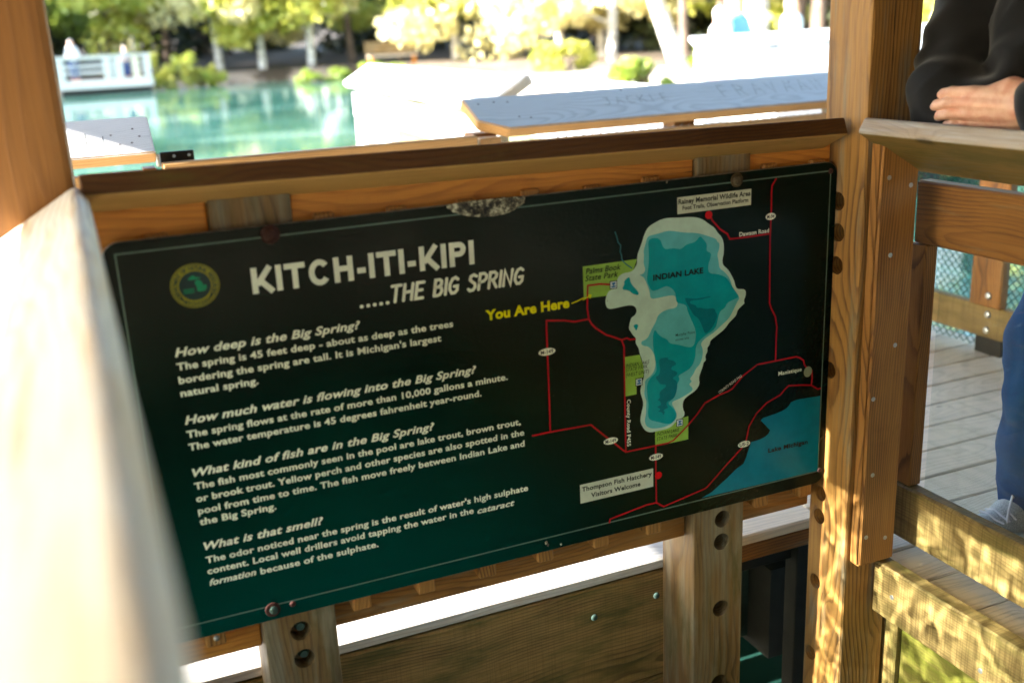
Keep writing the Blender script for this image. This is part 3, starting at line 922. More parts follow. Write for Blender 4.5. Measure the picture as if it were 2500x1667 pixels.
def text(name, rows_, colr, lay, off=0.022, rot=0.0, parent=None, mat=None):
    """rows: (string, x left, x right, baseline z, capital height, shear) -> one lettering mesh"""
    bm = bmesh.new()
    for s, xl, xr, zb, h, sh in rows_:
        me = text_mesh(s, off, sh, 1.04)
        n = len(me.vertices); a = np.empty(n * 3, np.float32); me.vertices.foreach_get('co', a); a = a.reshape(-1, 3)
        x0, x1 = a[:, 0].min(), a[:, 0].max()
        kx = (xr - xl) / (x1 - x0); kz = h / CAPH
        X = (a[:, 0] - x0) * kx; Z = a[:, 1] * kz
        ca, sa = math.cos(rot), math.sin(rot)
        X2 = xl + X * ca - Z * sa; Z2 = zb + X * sa + Z * ca
        b = np.stack([X2, np.full(n, layer(lay), np.float32), Z2], 1).astype(np.float32)
        me.vertices.foreach_set('co', b.ravel())
        bm.from_mesh(me)
        bpy.data.meshes.remove(me)
    bm.normal_update()
    for f in bm.faces:
        f.smooth = False
        if f.normal.y > 0: f.normal_flip()
    me = bpy.data.meshes.new(name); bm.to_mesh(me); bm.free()
    return tag(link(name, me, mat or SM[colr], parent or sign), kind='stuff')

# border line
ribbons('border_line', [[(0.0, 0.0), (1.4525, 0.0), (1.4525, -0.7005), (0.0, -0.7005), (0.0, 0.0)]], 0.0028, 'line', 1)
# title in a plain grotesque, drawn stroke by stroke
def grotesque(s, x0, x1, zb, h, w):
    W_ = {'K': 0.70, 'I': 0.20, 'T': 0.66, 'C': 0.74, 'H': 0.68, '-': 0.34, 'P': 0.64}
    t = w / h
    def arc(cx, cz, rx, rz, a0, a1, n=16):
        return [(cx + rx * math.cos(rad(a0 + (a1 - a0) * k / n)), cz + rz * math.sin(rad(a0 + (a1 - a0) * k / n))) for k in range(n + 1)]
    G = {}
    G['I'] = [[(0.1, 0), (0.1, 1)]]
    G['H'] = [[(t / 2, 0), (t / 2, 1)], [(0.68 - t / 2, 0), (0.68 - t / 2, 1)], [(t * .9, 0.53), (0.68 - t * .9, 0.53)]]
    G['T'] = [[(0.33, 0), (0.33, 1 - t * .9)], [(0, 1 - t / 2), (0.66, 1 - t / 2)]]
    G['K'] = [[(t / 2, 0), (t / 2, 1)], [(t * .8, 0.33), (0.62, 1.0)], [(0.27, 0.52), (0.66, 0.0)]]
    G['-'] = [[(0.03, 0.36), (0.31, 0.36)]]
    G['P'] = [[(t / 2, 0), (t / 2, 1)], [(t * .9, 1 - t / 2), (0.36, 1 - t / 2)] + arc(0.37, 0.69, 0.27 - t / 2 + .0, 0.31 - t / 2, 90, -90) + [(t * .9, 0.38 + t / 2)]]
    G['C'] = [arc(0.38, 0.5, 0.37 - t / 2, 0.515 - t / 2, 38, 322, 26)]
    tot = sum(W_[c] for c in s) + 0.075 * (len(s) - 1)
    kx = (x1 - x0) / tot
    x = 0; out = []
    for c in s:
        for st in G[c]: out.append([(x0 + (x + a) * kx, zb + b * h) for a, b in st])
        x += W_[c] + 0.075
    return out
ribbons('title_lettering', grotesque('KITCH-ITI-KIPI', 0.2113, 0.6262, -0.0968, 0.0460, 0.0106), 0.0102, 'cream', 2)
# brush-style subtitle
def brush(s, x0, x1, zb, h, lean):
    G = {'T': (0.52, [[(0.0, 1), (0.52, 1.0)], [(0.26, 1), (0.24, 0)]]), 'H': (0.5, [[(0.02, 1), (0, 0)], [(0.48, 1), (0.46, 0)], [(0, 0.5), (0.48, 0.52)]]),
         'E': (0.42, [[(0.42, 1), (0.03, 1), (0, 0), (0.4, 0)], [(0.02, 0.52), (0.34, 0.52)]]),
         'B': (0.44, [[(0.0, 0), (0.02, 1), (0.26, 1), (0.38, 0.9), (0.38, 0.68), (0.26, 0.55), (0.03, 0.53)], [(0.26, 0.55), (0.4, 0.45), (0.44, 0.25), (0.34, 0.05), (0.2, 0), (0, 0)]]),
         'I': (0.04, [[(0.02, 0), (0.03, 1)]]), 'G': (0.5, [[(0.46, 0.88), (0.32, 1), (0.14, 0.92), (0.02, 0.62), (0.02, 0.28), (0.16, 0.02), (0.34, 0.02), (0.47, 0.18), (0.47, 0.44), (0.28, 0.44)]]),
         'S': (0.42, [[(0.42, 0.9), (0.26, 1), (0.08, 0.92), (0.05, 0.7), (0.2, 0.55), (0.36, 0.42), (0.4, 0.2), (0.28, 0.02), (0.1, 0), (0.0, 0.1)]]),
         'P': (0.42, [[(0.0, 0), (0.02, 1), (0.28, 1), (0.42, 0.86), (0.42, 0.66), (0.28, 0.5), (0.02, 0.46)]]),
         'R': (0.46, [[(0.0, 0), (0.02, 1), (0.28, 1), (0.42, 0.86), (0.4, 0.66), (0.28, 0.52), (0.02, 0.5)], [(0.2, 0.5), (0.46, 0)]]),
         'N': (0.48, [[(0, 0), (0.02, 1), (0.44, 0), (0.48, 1)]]), ' ': (0.26, []), '.': (0.1, [[(0.04, 0.06), (0.055, 0.065)]])}
    gap = 0.2
    tot = sum(G[c][0] for c in s) + gap * (len(s) - 1)
    kx = (x1 - x0 - lean * h) / tot
    x = 0; out = []
    for c in s:
        for st in G[c][1]: out.append([(x0 + (x + a) * kx + lean * b * h, zb + b * h) for a, b in st])
        x += G[c][0] + gap
    return out
ribbons('subtitle_lettering', brush('THE BIG SPRING', 0.4575, 0.726, -0.1470, 0.0295, 0.16), 0.0060, 'cream', 2, caps=True)
ribbons('subtitle_lettering', [[(x, -0.1470), (x + 0.0008, -0.1470)] for x in (0.402, 0.4142, 0.4264, 0.4386, 0.4508)], 0.0066, 'cream', 2, caps=True)
BH, QH = 0.0125, 0.0150
paras = [
 [("How deep is the Big Spring?", .0695, .3962, -.1875, QH, .26), ("The spring is 45 feet deep - about as deep as the trees", .0695, .5752, -.2118, BH, 0), ("bordering the spring are tall. It is Michigan's largest", .0695, .5498, -.2362, BH, 0), ("natural spring.", .0695, .2029, -.2600, BH, 0)],
 [("How much water is flowing into the Big Spring?", .0695, .6163, -.3115, QH, .26), ("The spring flows at the rate of more than 10,000 gallons a minute.", .0695, .6812, -.3368, BH, 0), ("The water temperature is 45 degrees fahrenheit year-round.", .0695, .6244, -.3608, BH, 0)],
 [("What kind of fish are in the Big Spring?", .0695, .5234, -.4112, QH, .26), ("The fish most commonly seen in the pool are lake trout, brown trout,", .0695, .7046, -.4360, BH, 0), ("or brook trout. Yellow perch and other species are also spotted in the", .0695, .7111, -.4602, BH, 0), ("pool from time to time. The fish move freely between Indian Lake and", .0695, .7108, -.4842, BH, 0), ("the Big Spring.", .0695, .2072, -.5060, BH, 0)],
 [("What is that smell?", .0705, .2905, -.5565, QH, .26), ("The odor noticed near the spring is the result of water's high sulphate", .0705, .7140, -.5828, BH, 0), ("content. Local well drillers avoid tapping the water in the", .0705, .5930, -.6055, BH, 0), ("cataract", .6010, .6826, -.6088, BH, .26), ("formation", .0708, .1560, -.6290, BH, .26), ("because of the sulphate.", .1640, .3924, -.6300, BH, 0)]]
for p in paras: text('lettering', p, 'cream', 2, 0.026)


ART={
 'lake_shallow':[(1.0485,-0.0563),(1.0314,-0.0575),(1.0168,-0.0629),(1.0023,-0.0687),(0.9926,-0.0824),(0.9876,-0.0967),(0.9826,-0.109),(0.9765,-0.1211),(0.9751,-0.1338),(0.975,-0.1424),(0.9664,-0.1542),(0.958,-0.157),(0.9436,-0.1566),(0.9315,-0.1625),(0.9278,-0.1728),(0.9263,-0.1856),(0.9108,-0.1878),(0.9035,-0.1976),(0.9009,-0.2102),(0.903,-0.2214),(0.91,-0.2272),(0.9256,-0.2269),(0.9448,-0.2254),(0.9618,-0.2261),(0.9702,-0.2313),(0.9733,-0.2406),(0.9688,-0.2488),(0.9602,-0.252),(0.9564,-0.2625),(0.9538,-0.2755),(0.9573,-0.2804),(0.9633,-0.2903),(0.9706,-0.2982),(0.9692,-0.3093),(0.9765,-0.3195),(0.9788,-0.3335),(0.9848,-0.3482),(0.9877,-0.3648),(0.9895,-0.3835),(0.9843,-0.3965),(0.9804,-0.4074),(0.9791,-0.4188),(0.9851,-0.4362),(0.9863,-0.4482),(0.9823,-0.4616),(0.9784,-0.4773),(0.9795,-0.487),(0.9857,-0.5001),(0.9933,-0.5088),(1.0035,-0.5132),(1.0215,-0.5132),(1.0447,-0.513),(1.0578,-0.5084),(1.0669,-0.4993),(1.0865,-0.4935),(1.0878,-0.4841),(1.0839,-0.4762),(1.0825,-0.4639),(1.0864,-0.4527),(1.0995,-0.4456),(1.1152,-0.4389),(1.1256,-0.4265),(1.1229,-0.4117),(1.1268,-0.4006),(1.1319,-0.3896),(1.1345,-0.3783),(1.141,-0.3747),(1.1383,-0.3648),(1.1447,-0.3553),(1.1433,-0.3469),(1.1499,-0.3409),(1.1511,-0.3318),(1.1668,-0.3238),(1.1877,-0.312),(1.1981,-0.2997),(1.206,-0.2939),(1.2165,-0.2862),(1.219,-0.2749),(1.2295,-0.2672),(1.2374,-0.2626),(1.2346,-0.2564),(1.2397,-0.2455),(1.2394,-0.234),(1.2313,-0.2301),(1.218,-0.2287),(1.2126,-0.221),(1.2097,-0.2092),(1.2015,-0.1945),(1.1935,-0.1821),(1.1803,-0.1714),(1.1788,-0.16),(1.1825,-0.147),(1.1821,-0.1247),(1.1767,-0.1108),(1.1663,-0.1008),(1.1585,-0.0889),(1.1457,-0.0809),(1.133,-0.0707),(1.1178,-0.0636),(1.0978,-0.0603),(1.073,-0.059)],
 'lake_mid':[(0.9973,-0.0936),(1.0021,-0.0878),(1.024,-0.0861),(1.046,-0.0823),(1.0632,-0.0854),(1.0855,-0.0912),(1.113,-0.0945),(1.1332,-0.1012),(1.1485,-0.1074),(1.1639,-0.1137),(1.1653,-0.1194),(1.1718,-0.1235),(1.1707,-0.1367),(1.1657,-0.1471),(1.1697,-0.161),(1.1713,-0.1769),(1.1831,-0.1852),(1.1884,-0.1905),(1.1991,-0.2032),(1.2047,-0.2222),(1.2102,-0.2344),(1.2251,-0.2481),(1.2186,-0.2552),(1.2109,-0.2691),(1.198,-0.2903),(1.177,-0.3034),(1.1614,-0.3149),(1.1379,-0.325),(1.1262,-0.3348),(1.1329,-0.3475),(1.1317,-0.3661),(1.1253,-0.3814),(1.1149,-0.3891),(1.1097,-0.3999),(1.0993,-0.4099),(1.1072,-0.4161),(1.0968,-0.4213),(1.1073,-0.4303),(1.1073,-0.4375),(1.0916,-0.4441),(1.0734,-0.4503),(1.0527,-0.4536),(1.0656,-0.4751),(1.0695,-0.4902),(1.0578,-0.5024),(1.037,-0.5079),(1.0087,-0.5059),(0.9934,-0.4981),(0.9884,-0.484),(0.9924,-0.4682),(0.9926,-0.4494),(0.9939,-0.4402),(0.988,-0.4251),(0.9905,-0.4069),(0.9906,-0.393),(1.0045,-0.3862),(1.0147,-0.374),(1.0174,-0.3514),(1.01,-0.3341),(1.0013,-0.3213),(0.984,-0.3162),(0.9816,-0.3068),(0.9952,-0.3044),(1.0028,-0.2943),(1.0078,-0.2838),(1.0179,-0.2697),(1.023,-0.2548),(1.0455,-0.2469),(1.0669,-0.2478),(1.0707,-0.2371),(1.0656,-0.2229),(1.0556,-0.2181),(1.0232,-0.2202),(1.0047,-0.2197),(1.0036,-0.203),(0.9952,-0.1821),(0.9892,-0.1703),(0.9783,-0.1656),(0.9893,-0.1649),(0.9942,-0.1558),(0.9895,-0.1443),(0.9909,-0.1272),(0.9898,-0.1163),(0.9947,-0.104)],
 'lake_deep':[(0.9997,-0.0961),(1.0142,-0.0925),(1.0288,-0.0974),(1.0336,-0.111),(1.0397,-0.1204),(1.0533,-0.1199),(1.0656,-0.1214),(1.0781,-0.1251),(1.0905,-0.1158),(1.1131,-0.1141),(1.1231,-0.1011),(1.1333,-0.1122),(1.1411,-0.1219),(1.1387,-0.1371),(1.1515,-0.1409),(1.1491,-0.1539),(1.144,-0.1644),(1.1443,-0.1846),(1.1701,-0.1891),(1.1911,-0.1999),(1.2019,-0.2173),(1.2155,-0.2363),(1.2237,-0.2467),(1.2026,-0.2517),(1.1921,-0.2548),(1.187,-0.2656),(1.1739,-0.2705),(1.1689,-0.2906),(1.1639,-0.3083),(1.1352,-0.32),(1.1145,-0.3352),(1.1147,-0.3632),(1.1044,-0.3849),(1.0837,-0.393),(1.0708,-0.3978),(1.0759,-0.4058),(1.0682,-0.4162),(1.0656,-0.4393),(1.0552,-0.4493),(1.0449,-0.4545),(1.0578,-0.4664),(1.0682,-0.4828),(1.063,-0.4962),(1.05,-0.5044),(1.0216,-0.4929),(0.9986,-0.4836),(0.9962,-0.4642),(0.9989,-0.4506),(0.9953,-0.4264),(0.9943,-0.4029),(1.0045,-0.3885),(1.0197,-0.3795),(1.0149,-0.351),(1.01,-0.3227),(1.0102,-0.2955),(1.0153,-0.285),(1.0227,-0.2975),(1.0327,-0.3059),(1.0453,-0.3125),(1.0504,-0.3224),(1.0733,-0.3285),(1.0939,-0.3376),(1.1094,-0.339),(1.1144,-0.3213),(1.1143,-0.3028),(1.1039,-0.2806),(1.0936,-0.2586),(1.091,-0.2446),(1.0732,-0.2386),(1.0656,-0.2341),(1.0644,-0.2116),(1.0456,-0.1967),(1.0307,-0.2002),(1.0208,-0.2032),(1.0085,-0.2037),(1.0012,-0.1917),(0.9965,-0.1779),(0.999,-0.1629),(1.0017,-0.1415),(1.0019,-0.12)],
 'lake_deepest':[(1.0858,-0.2281),(1.0986,-0.231),(1.1139,-0.2348),(1.15,-0.2339),(1.1539,-0.2356),(1.1242,-0.2386),(1.0999,-0.2364),(1.0999,-0.2436),(1.114,-0.248),(1.1166,-0.2552),(1.1269,-0.2555),(1.1347,-0.2601),(1.1607,-0.2617),(1.1634,-0.2713),(1.1688,-0.2778),(1.1611,-0.2963),(1.1482,-0.3105),(1.1378,-0.3158),(1.1325,-0.3034),(1.1219,-0.2788),(1.109,-0.27),(1.0986,-0.2525),(1.091,-0.2401)],
 'lake_deepest2':[(1.0249,-0.3504),(1.0503,-0.3524),(1.0427,-0.3557),(1.0605,-0.361),(1.0682,-0.3716),(1.0554,-0.3741),(1.0528,-0.3806),(1.0708,-0.3884),(1.0656,-0.3969),(1.0553,-0.3998),(1.0695,-0.4093),(1.0682,-0.4303),(1.0604,-0.4479),(1.0424,-0.4493),(1.0423,-0.4587),(1.0475,-0.4645),(1.032,-0.4687),(1.0397,-0.4725),(1.0332,-0.4808),(1.032,-0.4722),(1.0192,-0.4686),(1.0294,-0.4658),(1.0167,-0.4563),(1.0295,-0.4563),(1.027,-0.4464),(1.0193,-0.4426),(1.027,-0.4393),(1.0245,-0.4247),(1.0425,-0.4162),(1.0399,-0.4111),(1.0272,-0.4088),(1.0221,-0.4009),(1.0146,-0.3903),(1.0247,-0.3874),(1.0273,-0.3762),(1.0249,-0.3619)],
 'inlet1':[(0.9518,-0.1674),(0.9578,-0.1672),(0.9589,-0.1771),(0.9648,-0.1866),(0.9743,-0.1967),(0.9791,-0.205),(0.9742,-0.2076),(0.9621,-0.2015),(0.955,-0.194),(0.9382,-0.1905),(0.9456,-0.1796),(0.9433,-0.1749)],
 'inlet2':[(0.9636,-0.2703),(0.971,-0.267),(0.9771,-0.2713),(0.9733,-0.2785),(0.9708,-0.2826),(0.9672,-0.2753)],
 'great_lake':[(1.4501,-0.5126),(1.3955,-0.5101),(1.3782,-0.5107),(1.3682,-0.5131),(1.3627,-0.5204),(1.3557,-0.5254),(1.3444,-0.5295),(1.3274,-0.5326),(1.2935,-0.5361),(1.2866,-0.541),(1.2997,-0.5549),(1.313,-0.5701),(1.3089,-0.5769),(1.3005,-0.5829),(1.2837,-0.5871),(1.2625,-0.5878),(1.2559,-0.6042),(1.2507,-0.6209),(1.2426,-0.637),(1.2232,-0.6456),(1.2012,-0.6612),(1.16,-0.6873),(1.1334,-0.6962),(1.4508,-0.6988)],
 'park1':[(0.8526,-0.1317),(0.9751,-0.1323),(0.9652,-0.1562),(0.9261,-0.199),(0.853,-0.1968)],
 'park2':[(0.943,-0.3343),(0.9788,-0.3353),(0.9901,-0.3698),(0.9869,-0.3865),(0.9707,-0.3871),(0.9703,-0.4206),(0.9424,-0.4206)],
 'park3':[(1.0143,-0.5106),(1.0578,-0.5072),(1.0734,-0.4958),(1.0971,-0.4943),(1.0973,-0.5479),(1.0148,-0.5476)],
 'creek':[(0.925,-0.0702),(0.9284,-0.079),(0.9301,-0.0856),(0.9317,-0.0921),(0.9374,-0.0991),(0.9369,-0.1054),(0.936,-0.1117),(0.9394,-0.1207),(0.9393,-0.1271),(0.944,-0.1341),(0.9522,-0.1416),(0.9629,-0.1495)],
 'yline':[(0.825,-0.2024),(0.8367,-0.1998),(0.8531,-0.1946)],
 "roads":[[(1.31,-0.0021),(1.2998,-0.0165),(1.2985,-0.0317),(1.2991,-0.0761),(1.298,-0.1253),(1.3012,-0.2707),(1.3057,-0.2831),(1.3174,-0.3038),(1.3224,-0.3283),(1.3216,-0.3449),(1.3214,-0.4047)],
  [(1.1455,-0.058),(1.152,-0.0729),(1.1714,-0.0937),(1.1896,-0.1057),(1.1962,-0.1176),(1.242,-0.1186),(1.2978,-0.1181)],
  [(1.4497,-0.4935),(1.4416,-0.4946),(1.4219,-0.4817),(1.4241,-0.465),(1.4216,-0.4446)],
  [(1.4068,-0.437),(1.4007,-0.4286),(1.3979,-0.4182),(1.387,-0.4102),(1.3768,-0.406),(1.3217,-0.4065),(1.2731,-0.4067),(1.2351,-0.4267),(1.2218,-0.4389),(1.2084,-0.451),(1.1976,-0.4551),(1.1747,-0.4594),(1.1387,-0.4709),(1.1177,-0.4947),(1.0945,-0.5156),(1.059,-0.5426),(1.0446,-0.5457),(1.0148,-0.5456),(0.9421,-0.545),(0.9346,-0.5387),(0.915,-0.5191),(0.8955,-0.501),(0.8609,-0.4672),(0.769,-0.4647),(0.7293,-0.4651),(0.7283,-0.4632)],
  [(0.7685,-0.4639),(0.7687,-0.3535),(0.7685,-0.2443),(0.7691,-0.2294),(0.8078,-0.2349),(0.8307,-0.241),(0.8623,-0.2404),(0.8594,-0.2171),(0.8619,-0.1712),(0.8888,-0.1717),(0.9123,-0.1761)],
  [(0.8623,-0.2404),(0.8679,-0.2511),(0.8771,-0.2613),(0.9005,-0.2793),(0.9124,-0.2844),(0.9364,-0.2961),(0.9486,-0.294),(0.9558,-0.2985),(0.9693,-0.2991)],
  [(0.9364,-0.2961),(0.9417,-0.3115),(0.9416,-0.4189),(0.9421,-0.545)],
  [(1.0148,-0.5456),(1.0151,-0.6129),(1.016,-0.6808)],
  [(1.4219,-0.4817),(1.3941,-0.4759),(1.3594,-0.4714),(1.3483,-0.4789),(1.3373,-0.4893),(1.3009,-0.5013),(1.2734,-0.5222),(1.2545,-0.5485),(1.2483,-0.5799),(1.2361,-0.5976),(1.2006,-0.6255),(1.1461,-0.6719),(1.1408,-0.6744),(1.0339,-0.6935),(1.0161,-0.68),(0.9904,-0.6796),(0.9014,-0.6922),(0.8993,-0.701)]],
}
# the map
region('map_park', ART['park1'], 'lime', 2, 0); region('map_park', ART['park2'], 'lime', 2, 0); region('map_park', ART['park3'], 'lime', 2, 0)
region('map_great_lake', ART['great_lake'], 'great', 2, 0)
region('map_lake', ART['lake_shallow'], 'pale', 3); region('map_depth', ART['lake_mid'], 'mid', 4); region('map_depth', ART['lake_deep'], 'deep', 5)
region('map_depth', ART['lake_deepest'], 'deepest', 6); region('map_depth', ART['lake_deepest2'], 'deepest', 6)
region('map_depth', ART['inlet1'], 'deep', 4); region('map_depth', ART['inlet2'], 'deep', 4)
ribbons('map_road', ART['roads'], 0.0036, 'red', 7)
ribbons('map_creek', [ART['creek']], 0.0024, 'creek', 7)
ribbons('map_pointer', [ART['yline'], [(0.850, -0.199), (0.868, -0.192)], [(0.862, -0.1905), (0.869, -0.1915), (0.866, -0.198)]], 0.0019, 'yellow', 8)
for c in ((1.1435, -0.0612), (1.0214, -0.6162)): ellipse('map_dot', c[0], c[1], 0.0085, 0.0085, 'dotred', 8)
ellipse('map_town', 1.411, -0.4472, 0.0112, 0.0125, 'town', 8)
for (a, b), s_, wd in (((1.2979, -0.0815), 'M-94', .0128), ((0.7676, -0.2935), 'M-149', .0185), ((0.9064, -0.5126), 'M-149', .0170), ((1.0154, -0.5718), 'M-149', .0170), ((1.2424, -0.5887), 'US-2', .0165)):
    ellipse('map_shield', a, b, wd, 0.0075, 'cream', 8)
    text('lettering', [(s_, a - wd * .74, a + wd * .74, b - .0038, .0078, 0)], 'ink', 9, 0.02)
for q in ([(1.0693, -0.0177), (1.2482, -0.0180), (1.2482, -0.0517), (1.0697, -0.0518)], [(0.8325, -0.5975), (1.0090, -0.5975), (1.0090, -0.6402), (0.8325, -0.6402)]):
    region('map_box', q, 'box', 2, 0)
text('lettering', [("Rainey Memorial Wildlife Area", 1.0718, 1.2464, -.0318, .0100, 0), ("Foot Trails, Observation Platform", 1.0815, 1.2410, -.0444, .0082, 0)], 'ink', 3, 0.03)
text('lettering', [("Thompson Fish Hatchery", .8365, 1.0055, -.6138, .0102, 0), ("Visitors Welcome", .8577, .9772, -.6315, .0102, 0)], 'ink', 3, 0.03)
text('lettering', [("Dawson Road", 1.2195, 1.2945, -.1150, .0088, 0), ("Manistique", 1.3300, 1.3935, -.4422, .0088, 0)], 'cream', 8, 0.022)
text('lettering', [("INDIAN LAKE", 1.0111, 1.1314, -.1815, .0118, 0), ("Lake Michigan", 1.3083, 1.4181, -.6232, .0100, 0)], 'ink', 9, 0.034)
text('lettering', [("Palms Book", .8579, .9366, -.1478, .0115, .22), ("State Park", .8564, .9304, -.1618, .0115, .22)], 'ink', 9, 0.012)
text('lettering', [("You Are Here", .6411, .8201, -.2092, .0190, 0)], 'yellow', 9, 0.042)
text('lettering', [("INDIAN LAKE", .9451, 1.001, -.3575, .0080, .2), ("STATE PARK", .9450, .9966, -.3665, .0080, .2), ("(WEST UNIT)", .9448, .9995, -.3780, .0080, .2)], 'ink', 9, 0.002)
text('lettering', [("INDIAN LAKE", 1.0175, 1.0735, -.5240, .0082, .2), ("STATE PARK", 1.0175, 1.0690, -.5352, .0082, .2)], 'ink', 9, 0.002)
text('lettering', [("Murphy Point", 1.0643, 1.1118, -.3090, .0058, 0), ("access site", 1.0643, 1.0964, -.3188, .0050, 0)], 'ink', 9, 0.004)
text('lettering', [("County Road P455", .9468, 1.0518, -.4282, .0085, 0)], 'cream', 8, 0.02, rot=rad(-90.8))
text('lettering', [("COUNTY ROAD P442", 1.1752, 1.2400, -.4566, .0062, 0)], 'cream', 8, -0.002, rot=rad(26.5))
for a, b in ((0.9194, -0.1777), (0.9756, -0.3938), (1.0747, -0.5045)):
    region('map_icon', [(a - .0085, b - .0085), (a + .0085, b - .0085), (a + .0085, b + .0085), (a - .0085, b + .0085)], 'ink', 8, 0)
    region('map_icon', [(a - .0070, b - .0070), (a + .0070, b - .0070), (a + .0070, b + .0070), (a - .0070, b + .0070)], 'iconwhite', 9, 0)
    region('map_icon', [(a - .0048, b - .0050), (a + .0048, b - .0050), (a + .0048, b - .0018), (a + .0015, b - .0018), (a + .0015, b + .0012), (a + .0042, b + .0012), (a + .0042, b + .0048), (a - .0034, b + .0048), (a - .0034, b + .0010), (a - .0010, b + .0010), (a - .0010, b - .0018), (a - .0048, b - .0018)], 'iconblue', 10, 0)
# round seal
sx, sz = 0.1182, -0.0684
ellipse('seal', sx, sz, 0.0407, 0.0385, 'olive', 2, 48)
ribbons('seal_ring', [[(sx + .0385 * math.cos(2 * math.pi * k / 48), sz + .0364 * math.sin(2 * math.pi * k / 48)) for k in range(49)][:-1] + [(sx + .0385, sz)]], 0.0008, 'sealblue', 3)
ellipse('seal', sx, sz, 0.0262, 0.0248, 'sealblue', 3, 40)
def ring_text(s, r, a0, a1, h, inward=False):
    n = len(s)
    for k, ch in enumerate(s):
        if ch == ' ': continue
        a = rad(a0 + (a1 - a0) * k / (n - 1))
        rot = a - math.pi / 2 if not inward else a + math.pi / 2
        cx_, cz_ = sx + r * math.cos(a), sz + r * math.sin(a) * .95
        wdt = h * (0.25 if ch == 'I' else 0.72)
        yield ch, cx_ - math.cos(rot) * wdt / 2, cz_ - math.sin(rot) * wdt / 2, wdt, rot
def ring_lettering(s, r, a0, a1, h, inward=False):
    bm = bmesh.new()
    for ch, x0, z0, wdt, rot in ring_text(s, r, a0, a1, h, inward):
        me = text_mesh(ch, 0.012)
        n = len(me.vertices); a = np.empty(n * 3, np.float32); me.vertices.foreach_get('co', a); a = a.reshape(-1, 3)
        X = (a[:, 0] - a[:, 0].min()) * wdt / max(1e-6, np.ptp(a[:, 0])); Z = a[:, 1] * h / CAPH
        b = np.stack([x0 + X * math.cos(rot) - Z * math.sin(rot), np.full(n, layer(3), np.float32), z0 + X * math.sin(rot) + Z * math.cos(rot)], 1).astype(np.float32)
        me.vertices.foreach_set('co', b.ravel()); bm.from_mesh(me); bpy.data.meshes.remove(me)
    me = bpy.data.meshes.new('seal_lettering'); bm.to_mesh(me); bm.free()
    tag(link('seal_lettering', me, SM['sealblue'], sign), kind='stuff')
ring_lettering("DEPARTMENT OF NATURAL RESOURCES", 0.0288, 212, -32, 0.0068)
ring_lettering("MICHIGAN", 0.0362, 238, 302, 0.0062, True)
for s_ in (-1, 1):
    region('seal_mark', [(sx + s_ * .0205, sz - .0235), (sx + s_ * .0275, sz - .0195), (sx + s_ * .0245, sz - .0150 - .0005), (sx + s_ * .0180, sz - .0285)], 'sealblue', 4, 0)
# state outline: lower peninsula mitten and upper peninsula, and wavy water
region('seal_map', [(sx + .000, sz + .006), (sx + .003, sz + .010), (sx + .009, sz + .009), (sx + .013, sz + .004), (sx + .013, sz - .001), (sx + .018, sz + .001), (sx + .019, sz - .005), (sx + .016, sz - .011), (sx + .002, sz - .011), (sx + .003, sz - .003), (sx + .001, sz + .001)], 'sealgreen', 4, 1)
region('seal_map', [(sx - .012, sz + .012), (sx - .006, sz + .016), (sx - .001, sz + .019), (sx + .002, sz + .015), (sx + .012, sz + .013), (sx + .006, sz + .011), (sx - .004, sz + .010)], 'sealgreen', 4, 1)
ribbons('seal_wave', [[(sx - .020 + .002 * k, sz + zz + (.0007 if k % 2 else -.0007)) for k in range(10)] for zz in (-.005, -.008, -.011)], 0.0011, 'sealgreen', 4)

# fixings and wear of the sign
bolt('bolt', (0.253, -0.0035, 0.0045), (0, -1, 0), 0.0135, 0.010, M['rust'], sign, washer=0.017)
bolt('bolt', (1.2095, -0.0035, 0.0045), (0, -1, 0), 0.0115, 0.008, plain('aged_bolt', (0.07, 0.05, 0.022), 0.7, 0.3, var=0.4, scale=200), sign, washer=0.0150)
bolt('bolt', (0.1790, -0.0012, -0.7095), (0, -1, 0), 0.0080, 0.011, M['verdi'], sign, washer=0.0)
bolt('bolt_washer', (0.1775, -0.0005, -0.7085), (0, -1, 0), 0.0145, 0.002, M['rust'], sign, dome=False)
bolt('screw', (0.2156, -0.0005, -0.7075), (0, -1, 0), 0.0062, 0.003, M['rust'], sign)
for a, b in ((1.4565, -0.6985), (1.4520, -0.0005)):
    bolt('screw', (a, -0.0005, b), (0, -1, 0), 0.0062, 0.0025, M['rust'], sign)
def mat_scuff():
    N = NT('bare_scuffed_edge')
    tc = N.n('ShaderNodeTexCoord')
    n = N.noise(tc.outputs['Object'], 130.0, 6, 0.75)
    n2 = N.noise(tc.outputs['Object'], 45.0, 3, 0.6)
    c = N.ramp(N.math('ADD', N.math('MULTIPLY', n, 0.6), N.math('MULTIPLY', n2, 0.4)), [(0.42, (0.008, 0.008, 0.006)), (0.50, (0.10, 0.085, 0.05)), (0.56, (0.55, 0.52, 0.36)), (0.68, (0.70, 0.68, 0.55))])
    N.put(N.b.inputs['Base Color'], c); N.b.inputs['Roughness'].default_value = 0.75
    N.put(N.b.inputs['Normal'], N.bump(n, 0.8, 0.003))
    return N.m
M['scuff'] = mat_scuff()
